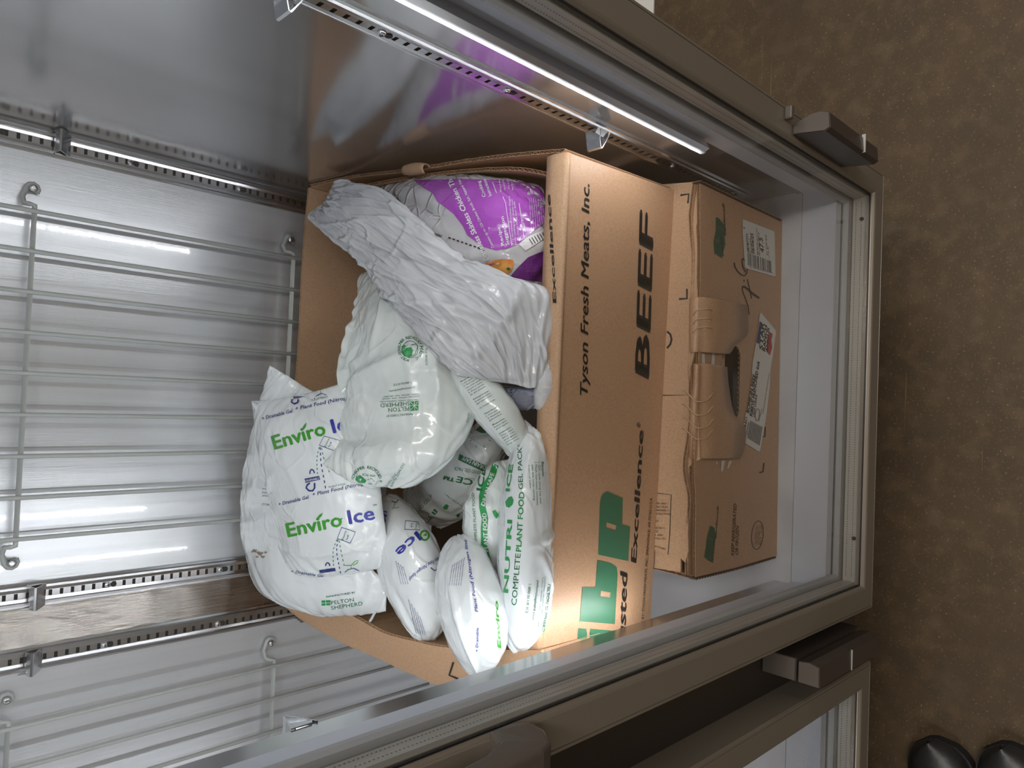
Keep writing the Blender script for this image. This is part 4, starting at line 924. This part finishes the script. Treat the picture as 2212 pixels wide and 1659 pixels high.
S.stroke([(738, 1139), (768, 1149), (757, 1173), (729, 1163)], 1.5, 'dblue', 'printed_outline', True); S.text('Enviro', (742, 1167), (749, 1147), (-4.5, -2), 'dgreen'); S.text('Ice', (751, 1166), (754, 1156), (-4.5, -2), 'dblue')
dashes(S, [(728, 1165), (720, 1190), (721, 1222)], 'dgreen'); dashes(S, [(730, 1165), (728, 1195), (736, 1238)], 'dblue', 8, 2); dashes(S, [(733, 1167), (738, 1195), (744, 1222)], 'dgreen', 6)
S.poly([(690, 1231), (724, 1226), (725, 1233), (691, 1238)], 'dblue', 'printed_shape'); S.stroke(ell(708, 1222, 4.5, 7, 10, 180, 360), 2.4, 'dblue', 'drain_icon')
S.stroke([(745, 1236), (752, 1230), (764, 1227), (776, 1233)], 1.5, 'dblue', 'soil_icon'); S.stroke([(759, 1228), (759, 1221), (746, 1221)], 1.4, 'lgreen', 'plant_icon'); S.stroke([(759, 1221), (767, 1212), (774, 1210), (772, 1216), (763, 1221)], 1.4, 'lgreen', 'plant_icon')
S.text('+ Drainable Gel', (628, 1236), (700, 1247), 6, 'dblue', .012, .25)
# C: crumpled white pack in the centre
c = bag('gel_pack', [[(775, 600, .885), (800, 585, .89), (860, 600, .90), (940, 640, .90)], [(770, 700, .925), (840, 690, .935), (920, 720, .925), (985, 770, .905)], [(744, 800, .96), (830, 800, .965), (930, 800, .945), (1015, 830, .905)], [(733, 900, .985), (820, 900, .985), (930, 900, .96), (1030, 885, .91)], [(724, 965, 1.005), (810, 985, 1.0), (910, 980, .97), (995, 960, .92)], [(697, 1003, 1.02), (770, 1045, 1.0), (860, 1052, .965), (948, 1020, .925)]],
    .05, 'bag_green', 'big crumpled white gel pack with round green emblem, in the middle of the open carton', seed=4, nu=90, nv=90, crk=.003, pk=.006, group=BP, up_f=.5,
    folds=((.0, .9, .72, .74, -.013, .03), (.05, .2, .1, .68, .008, .025), (.2, .66, .85, .42, .009, .03), (.3, .4, .12, .72, -.009, .03), (.72, .15, .68, .85, .004, .02), (.5, .05, .45, .5, .006, .025), (.1, .6, .38, .52, .006, .018), (.82, .3, .78, .8, .003, .015)))
S = Surf(c)
ringtext(S, 'POST-CONSUMER RECYCLED PLASTIC', 886, 754, 21, 22, 112, 425, 6.2, 'dgreen', -10, .012)
S.poly([(868, 748), (875, 745), (880, 752), (888, 750), (892, 758), (889, 768), (884, 773), (874, 770), (867, 761)], 'green', 'world_map_mark'); S.stroke([(888, 746), (899, 743), (903, 748), (896, 766), (888, 770)], 1.2, 'dgreen', 'recycling_mark'); S.stroke(ell(886, 755, 17, 18, 20), 1, 'dgreen', 'emblem_ring', True)
S.text('TO BODY', (918, 752), (919, 790), 5, 'dgreen'); S.text('( EAT', (909, 742), (911, 764), 5, 'dgreen')
S.text('MANUFACTURED BY', (892, 892), (834, 897), 4.6, 'dgreen'); S.text('PELTON', (884, 878), (839, 882), 9, 'dgreen'); S.text('SHEPHERD', (885, 867.5), (822, 872), 9, 'dgreen')
S.poly([(886, 868), (904, 866), (904, 886), (887, 888)], 'green', 'maker_mark'); S.off = .0011; S.stroke([(895, 866), (896, 888)], 1, 'white_ink', 'mark_gap'); S.stroke([(886, 877), (904, 876)], 1, 'white_ink', 'mark_gap'); S.stroke([(887, 869), (903, 885)], .8, 'white_ink', 'mark_gap'); S.stroke([(903, 868), (888, 886)], .8, 'white_ink', 'mark_gap'); S.off = .0006
S.text('TRUSTED WHEN TEMPERATURE', (903, 862), (822, 867), 2.8, 'dgreen'); S.text('CALIFORNIA - ARIZONA - TEXAS - MISSOURI', (906, 855), (826, 861), 3, 'dgreen'); S.text('ILLINOIS - GEORGIA - OHIO - NEW JERSEY', (904, 850), (828, 856), 3, 'dgreen')
S.text('peltonshepherd.com', (895, 835), (841, 844), 4.6, 'dgreen'); S.text('1-800 BLUE ICE', (887, 824), (850, 830), 4.6, 'dgreen')
ringtext(S, 'CONSUMER RECYCLED P', 792, 1037, 27, 25, 190, 365, 6.5, 'dgreen', 0, .012)
S.poly([(770, 1028), (778, 1026), (786, 1032), (792, 1038), (788, 1043), (776, 1043), (768, 1036)], 'green', 'world_map_mark'); S.text('30% PCR', (812, 1026), (783, 1022), (-1, 5), 'dgreen'); S.stroke([(794, 1036), (803, 1033), (808, 1039), (803, 1045), (796, 1044)], 1.2, 'dgreen', 'recycling_mark')
S.text('DO NOT PLACE', (870, 1000), (842, 1050), 5.5, 'dgreen'); S.text('DO NOT', (853, 1022), (832, 1049), 5, 'dgreen')
S.text('Drain Gel', (1010, 912), (1014, 893), (-4, -1), 'dgreen')
# F: rolled pack with rows of green small print
f = bag('gel_pack', [[(938, 770, .925), (1000, 740, .91), (1060, 760, .89)], [(962, 812, .922), (1010, 800, .92), (1062, 830, .895)], [(1000, 850, .915), (1050, 850, .915), (1092, 870, .89)], [(1040, 905, .90), (1085, 900, .905), (1122, 915, .875)], [(1088, 960, .88), (1115, 952, .885), (1140, 950, .86)], [(1104, 990, .865), (1124, 980, .865), (1140, 972, .85)]],
    .035, 'bag_green', 'narrow gel pack covered in rows of green small print, beside the carton front', seed=6, nu=40, nv=70, group=BP, up_f=.55, crk=.0015)
S = Surf(f)
import itertools
tl = ['Recycle:', '1. Cut open along', '2. Flush non-toxic', 'into sink (with', 'water) or toilet', '3. Rinse pouch', 'as #4 plastic', '', 'Dispose:', 'Empty non-toxic', 'gel pack into', '', '(*) QUESTIONS', '', '', 'Plant food:', '1. Cut open', '2. Squeeze', 'plants', '', 'Reuse:', 'Freeze again', 'and again', '', 'Composition:', 'Water, plant', 'food, urea', 'and gum', 'non-toxic', 'keep away']
for k, s_ in enumerate(tl):
    if not s_: continue
    x = 998+k*3.45; y = 826+k*4.75-(k > 12)*2; L_ = 38 if k < 14 else 30
    S.text(s_, (x-2, y), (x-2+L_*.86, y-L_*.5), 2.7, 'dgreen', .02 if s_.endswith(':') else .004)
# H: blue print pack, lower left
h = bag('gel_pack', [[(818, 1078, .90), (835, 1069, .90), (856, 1068, .895)], [(817, 1130, .905), (860, 1120, .91), (898, 1118, .885)], [(822, 1190, .905), (885, 1180, .915), (944, 1172, .885)], [(845, 1260, .90), (905, 1250, .91), (960, 1228, .88)], [(876, 1330, .895), (920, 1320, .90), (962, 1300, .875)], [(905, 1380, .885), (925, 1385, .885), (942, 1372, .87)]],
    .045, 'bag', 'white gel pack with upside-down blue print, between the two-print pack and the pointed one', seed=7, nu=60, nv=70, group=BP, crk=.0012, folds=((.55, .62, .5, .95, -.007, .05), (.75, .6, .9, .9, .006, .05)))
S = Surf(h)
S.text('Ice', (900, 1147), (853, 1190), (14, 17), 'blue', .03); S.stroke(ell(917, 1157, 9, 10, 20), 4, 'lgreen', 'printed_letter', True); S.poly([(913, 1158), (920, 1151), (922, 1158)], 'lgreen', 'leaf_mark')
S.poly([(947, 1175), (952, 1168), (954, 1175), (949, 1180)], 'lgreen', 'leaf_mark')
S.text('Plant Food (Nitrogen liquid)', (950, 1202), (884, 1248), (2, 8), 'blue', .01, .1, arc=-4); S.stroke([(876, 1125), (903, 1128), (907, 1145), (874, 1144)], 1.4, 'dblue', 'printed_outline', True); S.text('Enviro', (898, 1131), (896, 1143), (5, 0), 'dgreen'); S.text('Ice', (888, 1131), (887, 1140), (5, 0), 'dblue')
S.stroke([(846, 1083), (856, 1086), (860, 1080)], 2, 'dblue', 'soil_icon'); S.stroke([(853, 1086), (852, 1094), (847, 1100), (853, 1098), (862, 1096)], 1.3, 'lgreen', 'plant_icon'); S.stroke([(930, 1226), (938, 1233), (948, 1228)], 2, 'dblue', 'soil_icon'); S.stroke([(945, 1234), (947, 1244), (940, 1256), (950, 1255), (953, 1246), (946, 1243)], 1.5, 'lgreen', 'plant_icon')
S.text('S', (837, 1104), (822, 1106), (0, 14), 'blue', .03); S.text('C', (834, 1117), (821, 1119), (0, 16), 'blue', .03)
for k in range(5): S.text('store frozen keep away from children', (882+k*6, 1295+k*9), (898+k*5, 1368+k*1), 3, 'dblue')
for k in range(4): S.text('gel pack contents non toxic', (855+k*5, 1212+k*4), (866+k*5, 1262), 2.6, 'dblue')
mb = MB(); mb.tube(cr([atZ(935, 1370, .880), atZ(937, 1376, .88), atZ(940, 1382, .88)], 8), .0018, 6); mb.build('knotted_tail', 'bag', h)
# J: pack with green band
j = bag('gel_pack', [[(1018, 1062, .875), (1040, 1030, .875), (1066, 1000, .87), (1100, 992, .86)], [(1018, 1110, .875), (1045, 1100, .885), (1070, 1080, .88), (1104, 1060, .86)], [(1024, 1170, .87), (1050, 1160, .88), (1075, 1150, .875), (1100, 1140, .86)], [(1046, 1226, .86), (1060, 1228, .865), (1078, 1234, .86), (1098, 1240, .85)]],
    .035, 'bag_green', 'gel pack with a curved green band reading drain safe, left of the long light-print pack', seed=8, nu=50, nv=60, group=BP, crk=.0025, pk=.005, folds=((.3, .3, .95, .45, .007, .05),))
S = Surf(j)
S.stroke([(1071, 1004), (1062, 1030), (1047, 1052), (1042, 1072), (1042, 1095), (1048, 1120), (1046, 1140), (1046, 1175), (1054, 1214)], 14, 'green', 'green_band'); S.off = .0012
S.text('PLANT FOOD', (1055, 1190), (1051, 1107), (-9, 0), 'white_ink', .02); S.text('DRAIN SAFE', (1047, 1094), (1068, 1024), (-8, -3), 'white_ink', .02); S.off = .0006
S.text('COMPLETE PLANT FOOD', (1032, 1180), (1025, 1065), (-6, 0), 'dgreen'); S.text('ICE', (1042, 1062), (1050, 1012), (-13, -3), 'dgreen', .03); S.poly([(1063, 1104), (1070, 1101), (1078, 1112), (1072, 1120), (1066, 1112)], 'green', 'printed_shape')
S.text('Peel open and pour', (1087, 1075), (1093, 1040), 2.6, 'dgreen'); S.text('into plants or drain', (1084, 1075), (1089, 1040), 2.6, 'dgreen')
# K: long pack standing along the carton front
k_ = bag('gel_pack', [[(1133, 906, .868), (1152, 922, .868), (1168, 940, .862)], [(1108, 985, .872), (1145, 985, .885), (1186, 1000, .85)], [(1090, 1075, .875), (1135, 1080, .893), (1190, 1090, .848)], [(1084, 1180, .875), (1130, 1180, .895), (1190, 1190, .848)], [(1083, 1270, .877), (1130, 1280, .898), (1190, 1290, .850)], [(1090, 1350, .880), (1128, 1360, .897), (1180, 1350, .853)], [(1109, 1412, .882), (1120, 1408, .885), (1140, 1396, .87)]],
    .04, 'bag', 'long white gel pack with light green print, standing along the inside of the carton front', seed=10, nu=56, nv=90, group=BP, up_f=.45, crk=.0016, pk=.004, folds=((.55, .02, .6, .95, .003, .02), (.6, .5, .95, .45, .004, .02), (.6, .52, .95, .75, .004, .03)))
S = Surf(k_)
S.text('NUTRI', (1098, 1281), (1107, 1123), (-11, -1), 'green', .03); S.text('ICE', (1101, 1062), (1109, 1003), (-9, -1), 'green', .03); S.poly([(1094, 1095), (1092, 1084), (1099, 1074), (1106, 1072), (1110, 1080), (1108, 1090), (1100, 1097)], 'green', 'leaf_mark')
S.text('COMPLETE', (1116, 1308), (1125, 1196), (-12, -1), 'dgreen', .006); S.text('PLANT FOOD', (1126, 1192), (1133, 1063), (-12, -1), 'green', .025); S.text('GEL PACK*', (1130, 1057), (1127, 958), (-10, 0), 'dgreen', .006)
S.text('Recycle:', (1169, 998), (1171, 1030), 5, 'dgreen', .02); S.text('1. Cut open along top seal.', (1162, 998), (1166, 1089), 4.4, 'dgreen'); S.text('2.Flush non-toxic contents', (1155, 997), (1159, 1091), 4.4, 'dgreen'); S.text('into sink (with running', (1148, 1004), (1152, 1081), 4.4, 'dgreen'); S.text('water) or toilet.', (1141, 1004), (1144, 1056), 4.4, 'dgreen')
S.text('1-800 BLUE ICE', (1142, 1261), (1135, 1325), 5.5, 'dgreen', .012); S.text('peltonshepherd.com', (1160, 1254), (1149, 1339), 5.5, 'dgreen', .012); S.text('ILLINOIS - GEORGIA - OHIO - NEW JERSEY', (1171, 1247), (1160, 1358), 3, 'dgreen'); S.text('CALIFORNIA - ARIZONA - TEXAS - MISSOURI', (1176, 1245), (1166, 1362), 3, 'dgreen'); S.text('PELTON SHEPHERD', (1184, 1262), (1170, 1364), 6, 'dgreen', .02)
# I: pointed pack, blue print
i_ = bag('gel_pack', [[(960, 1190, .905), (980, 1160, .905), (1008, 1156, .90), (1022, 1180, .895)], [(955, 1260, .915), (985, 1250, .925), (1030, 1235, .92), (1058, 1245, .895)], [(972, 1345, .915), (1005, 1340, .93), (1050, 1320, .925), (1087, 1325, .895)], [(998, 1415, .91), (1020, 1410, .922), (1060, 1390, .92), (1078, 1392, .90)], [(1028, 1458, .905), (1034, 1460, .907), (1042, 1458, .907), (1050, 1450, .905)]],
    .05, 'bag', 'pointed white gel pack resting on the left rim of the open carton, lit brightest', seed=11, nu=60, nv=80, group=BP, up_f=.5, crk=.0018, folds=((.55, .3, .62, .98, .005, .03), (.05, .45, .45, .55, .003, .03), (.7, .5, .85, .8, -.004, .05)))
S = Surf(i_)
S.text('Plant Food (Nitrogen line', (1033, 1322), (1008, 1167), (-7, -1), 'blue', .015, .1); S.text('+ Drainable', (1033, 1408), (1034, 1356), (-6, 0), 'blue', .015, .1)
S.text('Enviro', (1082, 1401), (1075, 1298), (-8, -3), 'lgreen', .04)
for k in range(6): S.text('Please dispose contents non toxic', (1002-k*5, 1205+k*3), (995-k*5, 1265), 2.8, 'dblue')
# E: frosted bag lying over the right half
rr = random.Random(12); EF = []
for i in range(34):
    u0, v0 = rr.uniform(.04, .92), rr.uniform(.08, .85); a_ = rr.gauss(1.15, .45); L_ = rr.uniform(.12, .42)
    EF.append((u0, v0, min(.98, max(.02, u0+L_*math.cos(a_))), min(.98, v0+L_*math.sin(a_)), rr.choice((1, 1, -1))*rr.uniform(.002, .0045), rr.uniform(.006, .014)))
e = bag('plastic_bag', [[(664, 466, .952), (672, 462, .955), (700, 436, .955), (722, 392, .955), (735, 396, .95)], [(722, 522, .952), (745, 495, .960), (780, 462, .964), (812, 425, .958), (842, 420, .945)], [(775, 560, .945), (815, 550, .958), (870, 530, .958), (930, 520, .95), (970, 548, .93)], [(815, 620, .945), (870, 610, .96), (940, 600, .95), (1020, 590, .93), (1100, 596, .90)], [(845, 660, .95), (920, 660, .958), (1000, 650, .94), (1100, 640, .91), (1180, 625, .872)], [(885, 705, .96), (960, 715, .952), (1040, 700, .93), (1120, 690, .90), (1196, 690, .868)], [(945, 775, .952), (1000, 775, .945), (1060, 760, .925), (1130, 755, .895), (1192, 755, .865)], [(985, 810, .945), (1050, 822, .925), (1110, 830, .90), (1150, 838, .885), (1190, 815, .862)]],
    .012, 'frost', 'crumpled frosted grey plastic bag draped over the right half of the open carton', 'plastic bag', seed=20, nu=130, nv=150, crk=.0045, pk=.006, fq=18, up_f=.8, rid=.003,
    folds=((.1, .1, .95, .45, .006, .02), (.0, .55, .9, .95, .007, .018), (.3, .45, .75, .98, .006, .015), (.6, .35, .5, .8, -.006, .02), (.05, .3, .5, .7, .005, .015), (.5, .9, .95, .75, .006, .015), (.55, .6, .98, .62, -.006, .02), (.35, .75, .6, .85, .005, .012), (.2, .5, .2, .75, .004, .012), (.15, .02, .3, .4, .006, .03))+tuple(EF))
t_ = bag('twisted_end', [[(1165, 780, .868), (1190, 790, .863), (1197, 805, .86)], [(1158, 840, .868), (1178, 835, .868), (1194, 845, .858)], [(1156, 878, .865), (1165, 887, .865), (1180, 870, .86)]], .012, 'frost', None, seed=22, nu=24, nv=40, crk=.004, parent=e)
t2 = bag('lower_layer', [[(1045, 822, .885), (1100, 835, .882), (1165, 838, .868)], [(1075, 850, .875), (1120, 862, .872), (1158, 865, .862)], [(1092, 878, .868), (1120, 886, .865), (1160, 883, .858)]], .012, 'bluefilm', None, seed=23, nu=40, nv=30, crk=.002, parent=e)
t2['label'] = 'blue grey lower layer with a triangle mark'
S = Surf(t2); ORG[t2] = origin(e); S.parent = t2
S.stroke([(1093, 838), (1119, 839), (1101, 859)], 1.6, 'dblue', 'triangle_mark', True); S.text('2', (1108, 841), (1101, 842), (0, 8), 'ink', .01); S.text('MANTENER', (1070, 826), (1052, 828), (0, 4), 'dblue')
# loose flap at the rear end of the frosted bag
fl = bag('bag_corner', [[(664, 464, .945), (690, 445, .952), (725, 425, .95)], [(672, 480, .943), (705, 470, .948), (745, 460, .948)], [(700, 500, .94), (730, 500, .944), (760, 500, .944)]], .004, 'bag_thin', None, seed=24, nu=24, nv=24, crk=.002, parent=e)

# ---------------------------------------------------------------- shoes of the person taking the picture, sheet at the far right
MT['shoe'] = noisecol(mat('black_shoe_leather', (.02, .02, .02), .4), (.010, .010, .011), (.028, .027, .027), 20, 3, bump=.0004, bscale=60)
MT['sole'] = mat('black_rubber_sole', (.012, .012, .012), .7)
MT['lace'] = mat('grey_black_laces', (.05, .05, .055), .8)
def shoe(toe, ang, label):
    """toe = tip on the floor, ang = direction from toe to heel (degrees)"""
    a = math.radians(ang); d = V((math.cos(a), math.sin(a), 0)); s = V((-d.y, d.x, 0)); up = V((0, 0, 1)); o = V((*toe, 0))
    t = thing('shoe', o+d*.14, label, 'shoe', 'shoes of the person standing by the freezer')
    rows = []; srow = []
    for i in range(26):
        u = i/25; L = .29*u
        w_ = .052*(1-(1-min(u/.22, 1))**2.2)**.5*(1 if u < .45 else 1-.22*math.sin(math.pi*(u-.45)/.55)) * (1 if u < .9 else (1-((u-.9)/.1)**2*.6))
        w_ = max(w_, .004); ht = .030+.030*min(u/.35, 1)**1.2+(.03*min(max((u-.35)/.3, 0), 1))
        rows.append([o+d*L+s*(w_*math.cos(q)*(1 if abs(math.cos(q)) > .2 else 1))+up*(.022+(ht)*max(0, math.sin(q))**.75) for q in [math.pi*k/14 for k in range(15)]])
        srow.append([o+d*L+s*(x*(w_+.004))+up*z for x, z in ((-1, .001), (-1, .024), (1, .024), (1, .001))])
    mb = MB(); mb.grid(rows); mb.build('upper', 'shoe', t)
    mb = MB(); vs = mb.grid([r+[r[0]] for r in srow], smooth=False); mb.bm.faces.new([mb.bm.verts.new(p) for p in srow[0]]); mb.bm.faces.new([mb.bm.verts.new(p) for p in srow[-1]]); mb.build('sole', 'sole', t)
    for k in range(4):
        c_ = o+d*(.10+.022*k)+up*(.083+.006*k); mb = MB(); mb.tube(cr([c_-s*.026-up*.006, c_+up*.003, c_+s*.026-up*.006], 8), .0022, 6); mb.build('lace', 'lace', t)
shoe((-.575, .395), 196, 'black shoe half under the freezer edge, the one nearer the freezer')
shoe((-.545, .286), 195, 'black shoe cut by the lower right corner of the picture')
sp = atZ(1412, 25, .004)
mb = MB(); mb.box((sp.x-.35, sp.y, .0002), (sp.x+.45, sp.y+.5, .006), .001); o = mb.build('floor_mat', 'paper', None, loc=(sp.x, sp.y, 0)); tag(o, 'cream coloured flat sheet on the floor beyond the right side of the freezer', 'mat')
